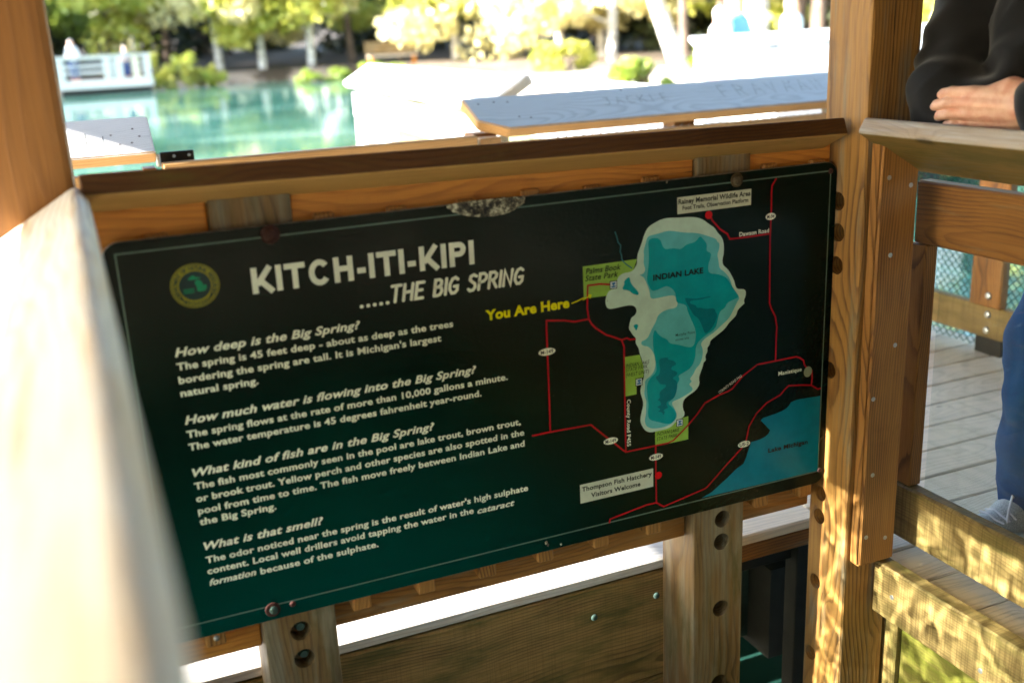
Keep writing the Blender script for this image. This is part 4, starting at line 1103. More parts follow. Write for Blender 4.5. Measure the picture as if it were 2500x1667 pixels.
def blotch(name, outline, y0, thick, mat, jit, seed):
    r2 = random.Random(seed)
    pts = smooth_closed(outline, 2)
    cx_ = sum(p[0] for p in pts) / len(pts); cz_ = sum(p[1] for p in pts) / len(pts)
    bm = bmesh.new(); rings = []
    for q, d in ((1.0, 0.0), (0.93, 0.7), (0.7, 1.0), (0.35, 0.9)):
        rings.append([bm.verts.new((cx_ + (x - cx_) * q * (1 + r2.uniform(-jit, jit)), y0 - thick * d * r2.uniform(0.7, 1.1), min(0.0235, cz_ + (z - cz_) * q * (1 + r2.uniform(-jit, jit) * 2)))) for x, z in pts])
    n = len(pts)
    for a, b in zip(rings, rings[1:]):
        for i in range(n): bm.faces.new((a[i], a[(i + 1) % n], b[(i + 1) % n], b[i]))
    bm.faces.new(rings[-1])
    return link(name, bm_mesh(name, bm), mat, sign)
blotch('scuffed_edge', [(0.572, 0.0215), (0.583, 0.009), (0.600, 0.000), (0.6383, -0.0100), (0.6826, -0.0112), (0.7085, -0.0050), (0.733, 0.0065), (0.738, 0.0205), (0.70, 0.0225), (0.62, 0.0225)], -0.0012, 0.0035, M['scuff'], 0.02, 3)
for a, b, sz_ in ((0.749, -0.7095, 0.0042), (0.753, -0.716, 0.0035), (0.783, -0.7215, 0.0030), (0.905, -0.2085, 0.0014), (1.044, 0.0165, 0.0030)):
    blotch('chip', [(a - sz_, b), (a, b - sz_ * 1.3), (a + sz_ * .9, b - .2 * sz_), (a + .3 * sz_, b + sz_)], -0.0024, 0.0004, M['scuff'], 0.12, int(a * 1000))

# carved letters in the grey caps (dark incisions, with the grain)
cut = plain('carved_line', (0.05, 0.055, 0.055), 0.9)
def carve(parent, m4, lines, wdt):
    o = ribbons('carving', lines, wdt, 'ink', 0, xf=lambda p: tuple((m4 @ Vector((p[0], p[2], 0.0006 - p[1] * 0.2)))), parent=None, mat=cut)
    o.parent = parent; o.matrix_parent_inverse = parent_inv(parent)
    return tag(o, kind='stuff')
carveL = [[(0.300 + a, b) for a, b in st] for st in ([(0.0, .060), (.002, .115)], [(.045, .060), (.046, .118)], [(0.0, .085), (.046, .085)], [(.092, .062), (.094, .098)], [(.092, .062), (.10, .059)])]
carve(ol, mL, [[(a - .042, b) for a, b in st] for st in carveL], 0.0022)
def skel(s, x0, z0, h, wd):
    G = {'J': [[(0.1, 1), (.7, 1)], [(.45, 1), (.45, .15), (.2, 0), (0, .15)]], 'A': [[(0, 0), (.35, 1), (.7, 0)], [(.15, .4), (.55, .4)]], 'C': [[(.6, .9), (.2, 1), (0, .5), (.2, 0), (.6, .1)]],
         'K': [[(0, 0), (0, 1)], [(.6, 1), (.02, .45)], [(.15, .55), (.6, 0)]], 'I': [[(0.1, 0), (.1, 1)]], 'E': [[(.5, 1), (0, 1), (0, 0), (.5, 0)], [(0, .5), (.4, .5)]], 'F': [[(.5, 1), (0, 1), (0, 0)], [(0, .5), (.4, .5)]],
         'R': [[(0, 0), (0, 1), (.5, .85), (.45, .55), (0, .5)], [(.2, .5), (.55, 0)]], 'V': [[(0, 1), (.3, 0), (.6, 1)]], 'N': [[(0, 0), (0, 1), (.5, 0), (.5, 1)]]}
    out = []
    for i, ch in enumerate(s):
        for st in G.get(ch, []): out.append([(x0 + (i * 1.15 + a) * wd, z0 + b * h) for a, b in st])
    return out
carve(orr, mR, skel('JACKIE', 0.52, .085, .045, .042), 0.0016)
carve(orr, mR, skel('FRAVAAN', 1.02, .075, .075, .062), 0.0016)
def nailheads(parent, m4, pts):
    for a, b in pts:
        p = m4 @ Vector((a, b, 0.0)); n = (m4.to_3x3() @ Vector((0, 0, 1)))
        bolt('nail', p, n, 0.0035, 0.0012, M['rust'], parent)
nailheads(ol, mL, [(.395, .05), (.375, .10), (.44, .125), (.455, .085), (.36, .02), (.43, .055)])
nailheads(orr, mR, [(.05, .15), (.16, .15), (.17, .06), (.21, .05), (.11, .155), (1.35, .14), (.62, .17)])

# ------------------------------------------------------------------ people
def fused(name, parts, voxel, smooth_it=2, fac=0.5, folds=0.0, seed=1.0, fscale=9.0, blend=None):
    """one continuous skin over tapered limbs: smooth union of round cones, meshed with surface nets; (a, b, ra, rb[, squash])"""
    k = blend if blend is not None else voxel * 2.2
    A = np.array([p[0] for p in parts], float); B = np.array([p[1] for p in parts], float)
    RA = np.array([p[2] for p in parts]); RB = np.array([p[3] for p in parts])
    mx = max(RA.max(), RB.max()) * 1.35 + 3 * voxel + k
    lo = np.minimum(A, B).min(0) - mx; hi = np.maximum(A, B).max(0) + mx
    dims = np.ceil((hi - lo) / voxel).astype(int) + 1
    F = np.full(dims, 0.05, np.float32)
    for i, p in enumerate(parts):
        sq = np.array(p[4] if len(p) > 4 else (1, 1, 1), float)
        rm = max(RA[i], RB[i]) * sq.max() + 2 * voxel + k
        l = np.maximum(((np.minimum(A[i], B[i]) - rm - lo) / voxel).astype(int), 0)
        h = np.minimum(((np.maximum(A[i], B[i]) + rm - lo) / voxel).astype(int) + 2, dims)
        g = np.stack(np.meshgrid(*[lo[a] + np.arange(l[a], h[a]) * voxel for a in range(3)], indexing='ij'), -1).astype(np.float32)
        c = (A[i] + B[i]) / 2
        q = (g - c) / sq; a = (A[i] - c) / sq; b = (B[i] - c) / sq
        ab = b - a; L2 = float(ab @ ab) + 1e-12
        t = np.clip(((q - a) @ ab) / L2, 0, 1)
        d = np.sqrt(((q - a - t[..., None] * ab) ** 2).sum(-1)) - (RA[i] + (RB[i] - RA[i]) * t)
        d = d * float(sq.min())
        s = F[l[0]:h[0], l[1]:h[1], l[2]:h[2]]
        hh = np.maximum(k - np.abs(s - d), 0) / k
        s[...] = np.minimum(s, d) - hh * hh * k * 0.25
    I = F < 0
    n0 = np.zeros(np.array(F.shape) - 1, np.float32); acc = np.zeros((*n0.shape, 3), np.float32)
    offs = [(i, j, m) for i in (0, 1) for j in (0, 1) for m in (0, 1)]
    def sub(Q, o): return Q[o[0]:Q.shape[0] - 1 + o[0], o[1]:Q.shape[1] - 1 + o[1], o[2]:Q.shape[2] - 1 + o[2]]
    tot = sum(sub(I, o).astype(np.int8) for o in offs)
    cells = np.argwhere((tot > 0) & (tot < 8))
    idx = np.full(n0.shape, -1, np.int32); idx[tuple(cells.T)] = np.arange(len(cells))
    P = np.zeros((len(cells), 3)); W_ = np.zeros(len(cells))
    for o in offs:
        for ax in range(3):
            if o[ax]: continue
            e = list(o); e[ax] = 1
            f0 = F[tuple((cells + o).T)]; f1 = F[tuple((cells + e).T)]
            m = (f0 < 0) != (f1 < 0)
            t = np.where(m, f0 / np.where(m, f0 - f1, 1), 0)
            q = np.tile(np.array(o, float), (len(cells), 1)); q[:, ax] += t
            P += q * m[:, None]; W_ += m
    P = (cells + P / W_[:, None]) * voxel + lo
    quads = []
    for ax in range(3):
        u, v = (ax + 1) % 3, (ax + 2) % 3
        s0 = [slice(1, -1)] * 3; s1 = [slice(1, -1)] * 3
        s0[ax] = slice(0, -1); s1[ax] = slice(1, None)
        a_, b_ = I[tuple(s0)], I[tuple(s1)]
        for sgn in (True, False):
            e = np.argwhere((a_ != b_) & (a_ == sgn))
            base = e + 1; base[:, ax] -= 1
            def cell(du, dv):
                c = base.copy(); c[:, u] -= du; c[:, v] -= dv
                return idx[tuple(c.T)]
            Q = np.stack([cell(0, 0), cell(1, 0), cell(1, 1), cell(0, 1)], 1)
            quads.append(Q if sgn else Q[:, ::-1])
    Q = np.concatenate(quads)
    Q = Q[(Q >= 0).all(1)]
    for _ in range(smooth_it):
        S = np.zeros_like(P); Cn = np.zeros(len(P))
        for a_, b_ in ((0, 1), (1, 2), (2, 3), (3, 0)):
            np.add.at(S, Q[:, a_], P[Q[:, b_]]); np.add.at(Cn, Q[:, a_], 1)
            np.add.at(S, Q[:, b_], P[Q[:, a_]]); np.add.at(Cn, Q[:, b_], 1)
        P = P * (1 - fac) + fac * S / np.maximum(Cn, 1)[:, None]
    me = bpy.data.meshes.new(name)
    me.vertices.add(len(P)); me.vertices.foreach_set('co', P.astype(np.float32).ravel())
    me.loops.add(Q.size); me.loops.foreach_set('vertex_index', Q.astype(np.int32).ravel())
    me.polygons.add(len(Q)); me.polygons.foreach_set('loop_start', np.arange(0, Q.size, 4, dtype=np.int32))
    me.update(calc_edges=True)
    if folds > 0:
        nr = np.empty(len(P) * 3, np.float32); me.vertex_normals.foreach_get('vector', nr); nr = nr.reshape(-1, 3)
        am = np.empty(len(P))
        for i_, q_ in enumerate(P * fscale + np.array([seed, seed * 2, 0])):
            c = Vector(q_)
            w1 = mnoise.noise(Vector((c.x + 1.3 * mnoise.noise(c * 0.6), c.y, c.z * 0.7)))
            am[i_] = folds * ((1 - abs(w1) * 2.2) * 0.8 + 0.5 * mnoise.noise(c * 2.3))
        me.vertices.foreach_set('co', (P + nr * am[:, None]).astype(np.float32).ravel())
        me.update()
    me.polygons.foreach_set('use_smooth', np.ones(len(Q), bool))
    return me

def cloth(name, col, rough=0.9, sheen=0.3, scale=700):
    N = NT(name)
    tc = N.n('ShaderNodeTexCoord')
    n = N.noise(tc.outputs['Object'], scale, 2, 0.6)
    n2 = N.noise(tc.outputs['Object'], 14.0, 4, 0.6)
    c = N.mix(N.smooth(n, 0.3, 0.7), tuple(x * 0.7 for x in col), tuple(x * 1.25 for x in col))
    c = N.mix(N.math('MULTIPLY', N.smooth(n2, 0.5, 0.8), 0.35), c, tuple(x * 1.9 for x in col))
    N.put(N.b.inputs['Base Color'], c); N.b.inputs['Roughness'].default_value = rough
    N.b.inputs['Sheen Weight'].default_value = sheen
    N.b.inputs['Specular IOR Level'].default_value = 0.2
    N.put(N.b.inputs['Normal'], N.bump(n, 0.4, 0.0006))
    return N.m
def mat_skin():
    N = NT('skin')
    tc = N.n('ShaderNodeTexCoord')
    n = N.noise(tc.outputs['Object'], 38.0, 4, 0.6)
    n2 = N.noise(tc.outputs['Object'], 500.0, 2, 0.5)
    c = N.mix(N.smooth(n, 0.35, 0.7), (0.74, 0.46, 0.33), (0.64, 0.31, 0.21))
    N.put(N.b.inputs['Base Color'], c); N.b.inputs['Roughness'].default_value = 0.48
    N.b.inputs['Subsurface Weight'].default_value = 0.15
    N.b.inputs['Subsurface Radius'].default_value = (0.01, 0.004, 0.002)
    N.put(N.b.inputs['Normal'], N.bump(n2, 0.3, 0.0004))
    return N.m
M['skin'] = mat_skin()
M['hoodie'] = cloth('black_fleece', (0.0052, 0.0054, 0.0065), 0.8, 0.22)
M['jeans'] = cloth('blue_cloth', (0.014, 0.055, 0.15), 0.85, 0.05, 500)
M['shoe'] = cloth('pale_shoe', (0.50, 0.52, 0.53), 0.7, 0.05, 400)
M['sole'] = plain('shoe_sole', (0.62, 0.62, 0.60), 0.6)
M['lace'] = plain('shoe_lace', (0.72, 0.70, 0.74), 0.8)
M['hair'] = plain('brown_hair', (0.05, 0.028, 0.015), 0.6, var=0.4, scale=90, bump=0.002)
M['nail'] = plain('fingernail', (0.70, 0.50, 0.43), 0.3)

person = thing('person', 'person in a black hoodie and blue trousers leaning folded arms on the right railing', 'person', (2.0, -0.28, DZ))
V = Vector
# visible left hand: laid over the right forearm, fingers towards the corner post, back of the hand to the camera
hand = [
 # palm block: knuckle line to wrist
 ((1.527, -0.298, 0.166), (1.545, -0.395, 0.160), .017, .021), ((1.522, -0.298, 0.150), (1.543, -0.398, 0.147), .018, .022),
 ((1.524, -0.297, 0.133), (1.545, -0.398, 0.135), .017, .021), ((1.530, -0.290, 0.116), (1.550, -0.385, 0.122), .015, .019),
 ((1.535, -0.315, 0.158), (1.553, -0.365, 0.172), .020, .027), ((1.553, -0.365, 0.170), (1.565, -0.42, 0.155), .027, .036), ((1.540, -0.335, 0.135), (1.56, -0.40, 0.140), .022, .032),
 ((1.545, -0.395, 0.146), (1.575, -0.56, 0.150), .027, .034),
 # index
 ((1.522, -0.298, 0.171), (1.514, -0.262, 0.1705), .0112, .0105), ((1.514, -0.262, 0.1705), (1.519, -0.236, 0.166), .0105, .0098), ((1.519, -0.236, 0.166), (1.530, -0.217, 0.161), .0098, .0085),
 # middle
 ((1.517, -0.300, 0.151), (1.508, -0.258, 0.150), .0113, .0107), ((1.508, -0.258, 0.150), (1.512, -0.228, 0.145), .0107, .0100), ((1.512, -0.228, 0.145), (1.524, -0.208, 0.139), .0100, .0086),
 # ring
 ((1.519, -0.299, 0.130), (1.510, -0.262, 0.129), .0108, .0102), ((1.510, -0.262, 0.129), (1.514, -0.235, 0.125), .0102, .0095), ((1.514, -0.235, 0.125), (1.526, -0.219, 0.120), .0095, .0082),
 # little finger
 ((1.528, -0.292, 0.112), (1.519, -0.266, 0.110), .0095, .0090), ((1.519, -0.266, 0.110), (1.521, -0.247, 0.107), .0090, .0083), ((1.521, -0.247, 0.107), (1.531, -0.233, 0.104), .0083, .0072),
 # thumb behind the sleeve
 ((1.560, -0.375, 0.165), (1.590, -0.335, 0.182), .016, .0125), ((1.590, -0.335, 0.182), (1.612, -0.305, 0.176), .0125, .0110), ((1.612, -0.305, 0.176), (1.622, -0.285, 0.160), .0110, .0090)]
hand_me = fused('hand_part', hand, 0.0021, 1, 0.5, blend=0.0026)
body = [((2.16, -0.33, -0.03), (2.05, -0.33, 0.22), .125, .14, (0.8, 1.15, 1)), ((2.05, -0.33, 0.22), (1.96, -0.33, 0.44), .14, .13, (0.8, 1.2, 1)),
        ((1.94, -0.33, 0.50), (1.88, -0.33, 0.60), .05, .048), ((1.86, -0.33, 0.69), (1.83, -0.33, 0.76), .078, .085), ((1.83, -0.33, 0.62), (1.82, -0.33, 0.66), .055, .06),
        ((1.93, -0.20, 0.46), (1.80, -0.13, 0.44), .055, .05), ((1.80, -0.14, 0.44), (1.59, -0.185, 0.18), .045, .034), ((1.59, -0.185, 0.18), (1.60, -0.45, 0.12), .035, .026), ((1.60, -0.45, 0.12), (1.60, -0.53, 0.12), .026, .03),
        ((1.93, -0.46, 0.46), (1.82, -0.56, 0.44), .055, .05), ((1.82, -0.56, 0.44), (1.62, -0.66, 0.18), .047, .038), ((1.62, -0.66, 0.18), (1.575, -0.54, 0.150), .038, .033),
        ((2.16, -0.22, -0.06), (2.02, -0.15, -0.45), .085, .06), ((2.02, -0.15, -0.45), (2.04, -0.14, -0.84), .055, .036), ((2.02, -0.14, -0.86), (1.90, -0.13, -0.885), .030, .022),
        ((2.18, -0.42, -0.06), (2.16, -0.46, -0.45), .085, .06), ((2.16, -0.46, -0.45), (2.22, -0.47, -0.84), .055, .036), ((2.22, -0.47, -0.86), (2.06, -0.46, -0.89), .034, .026),
        # nose, ears
        ((1.752, -0.33, 0.69), (1.745, -0.33, 0.675), .010, .013), ((1.845, -0.255, 0.69), (1.845, -0.252, 0.67), .012, .010), ((1.845, -0.405, 0.69), (1.845, -0.408, 0.67), .012, .010)]
body_me = fused('body', body, 0.009, 2, blend=0.03)
bm = bmesh.new(); bm.from_mesh(body_me); bm.from_mesh(hand_me)
bmj = bpy.data.meshes.new('body'); bm.to_mesh(bmj); bm.free()
for f in bmj.polygons: f.use_smooth = True
link('body', bmj, M['skin'], person)
hood = [((2.17, -0.33, -0.08), (2.06, -0.33, 0.22), .150, .160, (0.85, 1.2, 1)), ((2.06, -0.33, 0.22), (1.95, -0.33, 0.46), .160, .150, (0.85, 1.25, 1)),
        ((1.93, -0.22, 0.47), (1.80, -0.14, 0.45), .085, .080), ((1.80, -0.14, 0.45), (1.70, -0.135, 0.34), .080, .070), ((1.70, -0.135, 0.34), (1.585, -0.165, 0.180), .070, .052),
        ((1.585, -0.172, 0.180), (1.580, -0.20, 0.150), .052, .050), ((1.580, -0.19, 0.150), (1.615, -0.46, 0.128), .052, .040), ((1.57, -0.168, 0.13), (1.57, -0.22, 0.125), .038, .035),
        ((1.93, -0.44, 0.47), (1.82, -0.55, 0.45), .085, .080), ((1.82, -0.55, 0.45), (1.64, -0.66, 0.19), .078, .060), ((1.64, -0.66, 0.19), (1.58, -0.50, 0.160), .060, .052), ((1.58, -0.50, 0.160), (1.566, -0.425, 0.152), .052, .051), ((1.78, -0.33, 0.20), (1.86, -0.33, 0.52), .135, .15, (0.9, 1.25, 1)), ((1.80, -0.20, 0.24), (1.86, -0.20, 0.42), .09, .10), ((1.67, -0.30, 0.19), (1.76, -0.28, 0.38), .075, .10),
        ((1.99, -0.33, 0.50), (1.98, -0.33, 0.56), .085, .070)]
link('hoodie', fused('hoodie', hood, 0.006, 2, 0.5, blend=0.03, folds=0.0165, seed=2.3, fscale=8.5), M['hoodie'], person)
trou = [((2.17, -0.33, -0.04), (2.15, -0.33, -0.10), .135, .135, (0.85, 1.1, 1)), ((2.15, -0.21, -0.08), (2.00, -0.145, -0.42), .110, .092), ((2.00, -0.145, -0.42), (2.0, -0.138, -0.72), .092, .072), ((2.0, -0.138, -0.72), (2.005, -0.138, -0.835), .074, .078),
        ((2.18, -0.42, -0.08), (2.16, -0.46, -0.42), .110, .085), ((2.16, -0.46, -0.42), (2.21, -0.47, -0.80), .080, .070)]
link('trousers', fused('trousers', trou, 0.006, 2, 0.5, blend=0.03, folds=0.0150, seed=7.1, fscale=8.0), M['jeans'], person)
for k, (ax, ay) in enumerate(((2.0, -0.140), (2.2, -0.46))):
    sh = [((ax + .02, ay, DZ + .045), (ax - .06, ay + .004, DZ + .055), .043, .043), ((ax - .06, ay + .004, DZ + .050), (ax - .15, ay + .012, DZ + .036), .042, .032, (1, 1.1, .8)), ((ax + .005, ay, DZ + .06), (ax - .02, ay, DZ + .10), .044, .046)]
    s_ = link('shoe', fused('shoe', sh, 0.004, 2, blend=0.02), M['shoe'], person)
    bm = bmesh.new()
    ol_ = [(ax + .065, ay - .025), (ax + .065, ay + .025), (ax, ay + .046), (ax - .08, ay + .052), (ax - .16, ay + .048), (ax - .19, ay + .015), (ax - .175, ay - .025), (ax - .08, ay - .044), (ax, ay - .044)]
    ol_ = smooth_closed(ol_, 2)
    A = [bm.verts.new((x, y_, DZ + .003)) for x, y_ in ol_]; B = [bm.verts.new((x, y_, DZ + .024)) for x, y_ in ol_]
    bm.faces.new(A); bm.faces.new(B[::-1])
    for i in range(len(A)): bm.faces.new((A[i], B[i], B[(i + 1) % len(A)], A[(i + 1) % len(A)]))
    link('sole', bm_mesh('sole', bm), M['sole'], s_)
    bm = bmesh.new(); r3 = random.Random(k + 5)
    for j in range(5):
        x_ = ax - .055 - .020 * j
        tube(bm, [(x_, ay - .036, DZ + .062), (x_ - .004, ay - .015, DZ + .088 - .006 * j), (x_ + .003, ay + .015, DZ + .090 - .006 * j), (x_, ay + .038, DZ + .064)], .0028, 6)
    for j in range(9):
        a = r3.uniform(-2.6, 0.6); l = r3.uniform(.04, .085)
        c0 = V((ax - .065, ay - .002, DZ + .097))
        tube(bm, [c0, c0 + V((math.cos(a) * l * .35 - .01, math.sin(a) * l * .4, .018)), c0 + V((math.cos(a) * l * .8 - .012, math.sin(a) * l * .8, -.006)), c0 + V((math.cos(a) * l - .012, math.sin(a) * l, -.035))], .0024, 6)
    link('lace', bm_mesh('lace', bm, True), M['lace'], s_)
for p, n in (((1.5245, -0.2145, 0.1645), (-1, .45, .25)), ((1.5185, -0.2055, 0.1425), (-1, .45, .25)), ((1.5205, -0.2165, 0.1235), (-1, .45, .25))):
    bolt('fingernail', p, n, 0.0052, 0.0012, M['nail'], person)
link('hair', fused('hair', [((1.86, -0.33, 0.73), (1.86, -0.33, 0.76), .092, .088), ((1.90, -0.33, 0.66), (1.89, -0.33, 0.73), .07, .085)], 0.008, 3, folds=0.006, fscale=30), M['hair'], person)
for s_ in (-1, 1): bolt('eye', (1.775, -0.33 + s_ * .03, 0.705), (-1, 0, 0), .010, .004, M['black'], person)
# small print on the shoe
lt = text('lettering', [("UR", 0, .016, 0, .010, 0)], 'ink', 0, 0.02, parent=None, mat=M['black'])
lt.parent = None
lt.matrix_basis = Matrix.Translation((1.985, -0.187, DZ + .072)) @ Matrix.Rotation(rad(0), 4, 'Z')
lt.parent = person; lt.matrix_parent_inverse = parent_inv(person)

def figure(label, x, y, z0, h, shirt, legs, facing=0.0, hairc=(0.08, 0.05, 0.03), group=None, sit=False):
    """a distant standing person, arms bent forward on a rail"""
    t = thing('person', label, 'person', (x, y, z0), group)
    cf, sf = math.cos(facing), math.sin(facing)
    def P(a, b, c): return (x + (a * cf - b * sf) * h, y + (a * sf + b * cf) * h, z0 + c * h)
    R_ = lambda parts: [(P(*a), P(*b), ra * h, rb * h) for a, b, ra, rb in parts]
    bodyp = [((0, 0, .90), (0, 0, .94), .055, .058), ((0, 0, .82), (0, 0, .88), .03, .03), ((0, 0, .55), (0, 0, .78), .075, .09), ((-.10, 0, .78), (-.13, -.05, .62), .035, .028), ((-.13, -.05, .62), (-.08, -.18, .60), .026, .022),
             ((.10, 0, .78), (.13, -.05, .62), .035, .028), ((.13, -.05, .62), (.08, -.18, .60), .026, .022), ((-.05, 0, .50), (-.06, 0, .05), .06, .028), ((.05, 0, .50), (.06, 0, .05), .06, .028), ((-.06, 0, .03), (-.06, -.09, .02), .025, .02), ((.06, 0, .03), (.06, -.09, .02), .025, .02),
             ((-.08, -.18, .60), (-.07, -.22, .60), .02, .018), ((.08, -.18, .60), (.07, -.22, .60), .02, .018)]
    link('body', fused('body', R_(bodyp), 0.022 * h, 2), M['skin'], t)
    link('shirt', fused('shirt', R_([((0, 0, .50), (0, 0, .78), .095, .10), ((-.08, 0, .79), (-.135, -.045, .63), .045, .040), ((.08, 0, .79), (.135, -.045, .63), .045, .040), ((-.135, -.045, .63), (-.09, -.15, .61), .035, .032), ((.135, -.045, .63), (.09, -.15, .61), .035, .032)]), 0.02 * h, 2), shirt, t)
    link('trousers', fused('trousers', R_([((-.05, 0, .50), (-.06, 0, .08), .07, .042), ((.05, 0, .50), (.06, 0, .08), .07, .042), ((-.03, 0, .5), (.03, 0, .5), .08, .08)]), 0.02 * h, 2), legs, t)
    link('hair', fused('hair', R_([((0, .012, .93), (0, .012, .955), .058, .060)]), 0.015 * h, 2), plain('hair_' + str(round(x, 1)), hairc, 0.7), t)
    return t
CL = {k: cloth('cloth_' + k, c) for k, c in dict(white=(0.75, 0.76, 0.75), red=(0.55, 0.05, 0.06), blue=(0.10, 0.28, 0.62), pale=(0.45, 0.62, 0.78), navy=(0.02, 0.05, 0.16), grey=(0.25, 0.27, 0.28)).items()}

# ------------------------------------------------------------------ gangway railing, landing, far dock
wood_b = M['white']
gw = thing('gangway_railing', 'sunlit white-looking gangway railing running out from the raft to the landing', 'railing', (1.5, 3.0, -0.4))
gd = (0.06, 1.0, 0.0)
def gfr(s, off, z):  # along the gangway
    d = Vector(gd).normalized()
    return Vector((1.36, 1.72, z)) + d * s + Vector((d.y, -d.x, 0)) * off
dgl = Vector(gd).normalized(); ngl = Vector((dgl.y, -dgl.x, 0))
GLn = 2.72
framed('rail_cap', fr(gfr(0, 0, 0.028), dgl, ngl * c31 + Vector((0, 0, s31))) @ Matrix.Identity(4), GLn, 0.20, 0.04, wood_b, gw, 0.012)
for z1, z0 in ((0.0, -0.135), (-0.30, -0.44), (-0.445, -0.585), (-0.59, -0.73), (-0.735, -0.875)):
    framed('side_board', fr(gfr(0, 0.03, z1), dgl, (0, 0, -1)), GLn - 0.02, z1 - z0, 0.035, wood_b, gw, 0.004)
for s_, w_ in ((0.0, .12), (0.80, .15), (1.82, .34), (2.43, .27)):
    p = gfr(s_, 0.035, 0)
    framed('post', fr((p.x, p.y, -0.137), dgl, (0, 0, -1)), w_, 0.161, 0.06, wood_b, gw, 0.002)
framed('far_side_board', fr(gfr(0, 1.4, 0.0), dgl, (0, 0, -1)), GLn - 0.02, 0.14, 0.035, wood_b, gw, 0.004)
framed('opening_backing', fr(gfr(0, 0.085, -0.08), dgl, (0, 0, -1)), GLn + 0.20, 0.30, 0.02, M['wall'], gw, 0.002)  # added backing that darkens the view through the railing openings
gk = thing('gangway', 'plank gangway between the raft and the shore landing', 'gangway', (2.2, 4, DZ))
for i in range(24):
    p = gfr(0.0 + i * 0.142, 0.12, DZ)
    framed('plank', fr(p, ngl, -dgl), 1.5, 0.136, 0.03, M['deck'], gk, 0.0)

ld = thing('landing_dock', 'sunlit plank landing dock at the shore where three people stand', 'dock', (7, 9, -0.95))
for i in range(34):
    board('plank', 5.3, 12.6, 6.2 + i * 0.2, 6.395 + i * 0.2, -0.98, -0.95, wood_b, ld, 'X', 0.0)
for x in (5.5, 8, 11):
    for y_ in (6.4, 9, 12.4):
        board('pile', x, x + .2, y_, y_ + .2, -3, -0.985, M['dark'], ld, 'Z')
lr = thing('landing_railing', 'white boarded railing with projecting cap in front of the people on the landing', 'railing', (7.5, 8.0, -0.4))
framed('rail_cap', fr((6.26, 7.95, 0.045), (1, 0.02, 0), (0, c31, s31)), 4.2, 0.20, 0.045, wood_b, lr, 0.01)
for i in range(6):
    framed('side_board', fr((6.33, 8.0, -0.02 - i * 0.148), (1, 0.02, 0), (0, 0, -1)), 4.0, 0.143, 0.04, wood_b, lr, 0.003)
for x in (6.34, 8.3, 10.2):
    board('post', x, x + 0.1, 8.05, 8.15, -0.945, 0.0, wood_b, lr, 'Z')
figure('white haired person in white top left of the pale trunk on the landing', 8.05, 10.2, -0.95, 1.40, CL['white'], CL['red'], 0.3, (0.6, 0.55, 0.5), 'people on the landing')
figure('taller person in a blue jacket beside the pale trunk, behind the landing railing', 8.40, 10.4, -0.95, 1.55, CL['blue'], CL['white'], -0.3, (0.5, 0.4, 0.3), 'people on the landing')
figure('person in a pale blue top standing alone at the right end of the landing', 9.50, 10.6, -0.95, 1.50, CL['pale'], CL['white'], 0.8, (0.5, 0.4, 0.3), 'people on the landing')

fd = thing('viewing_raft', 'white railed viewing raft on the far side of the pond at the left', 'raft', (1.8, 44.5, -1.4))
fx0, fx1, fy0, fy1 = -0.15, 3.45, 44.0, 46.6
for i in range(8):
    board('deck_plank', fx0, fx1, fy0 + i * .325, fy0 + i * .325 + .315, -1.02, -0.95, M['strip'], fd, 'X', 0.0)
board('hull', fx0 + .1, fx1 - .1, fy0 + .1, fy1 - .1, -1.7, -1.17, M['dark'], fd, 'X', 0.0)
board('rim_board', fx0, fx1, fy0 - .04, fy0 - .005, -1.24, -0.96, M['strip'], fd, 'X', 0.0)
for z0, z1 in ((-0.12, -0.04), (-0.42, -0.34), (-0.66, -0.60)):
    board('rail', fx0, 1.95, fy0, fy0 + .05, z0, z1, M['strip'], fd, 'X', 0.0)
    board('rail', fx0, fx1, fy1 - .05, fy1, z0, z1, M['strip'], fd, 'X', 0.0)
    board('rail', fx1 - .05, fx1, fy0 + .06, fy1 - .06, z0, z1, M['strip'], fd, 'Y', 0.0)
board('rail_cap', fx0 - .05, fx1 + .05, fy0 - .08, fy0 + .12, -0.035, 0.02, M['strip'], fd, 'X', 0.0)
board('rail_cap', fx0 - .05, fx1 + .05, fy1 - .12, fy1 + .08, -0.035, 0.02, M['strip'], fd, 'X', 0.0)
board('side_panel', 2.0, 2.35, fy0, fy0 + .04, -0.94, -0.04, M['strip'], fd, 'Z', 0.0)
board('side_panel', 2.72, 2.98, fy0, fy0 + .04, -0.94, -0.04, M['deck'], fd, 'Z', 0.0)
for x in (fx0, 0.02, 1.62, 1.78, 3.15, 3.28):
    board('post', x, x + .14, fy0 - .06, fy0 - .001 + .0, -1.0, -0.04, M['strip'], fd, 'Z', 0.0)
figure('distant person in a white top leaning on the left end of the far viewing raft', 0.55, 44.9, -0.95, 1.62, CL['white'], CL['navy'], 0.1, (0.5, 0.48, 0.45), 'people on the far raft')
figure('distant smaller person in grey and navy at the right end of the far viewing raft', 2.55, 44.9, -0.95, 1.28, CL['grey'], CL['navy'], -0.1, (0.4, 0.4, 0.4), 'people on the far raft')
bn = thing('bench', 'distant brown wooden bench on the far bank under the trees', 'bench', (13.2, 44, -1.0))
gz = land_height(13.5, 43.0)
for i in range(3):
    board('backrest_board', 12.2, 14.4, 43.0, 43.05, gz + .55 + .17 * i, gz + .70 + .17 * i, M['postdark'], bn, 'X', 0)
board('seat', 12.2, 14.4, 42.55, 42.98, gz + .42, gz + .47, M['deck'], bn, 'X', 0)
for x in (12.3, 14.2):
    board('leg', x, x + .1, 42.6, 42.98, gz - .2, gz + .42, M['cedar'], bn, 'Z', 0)

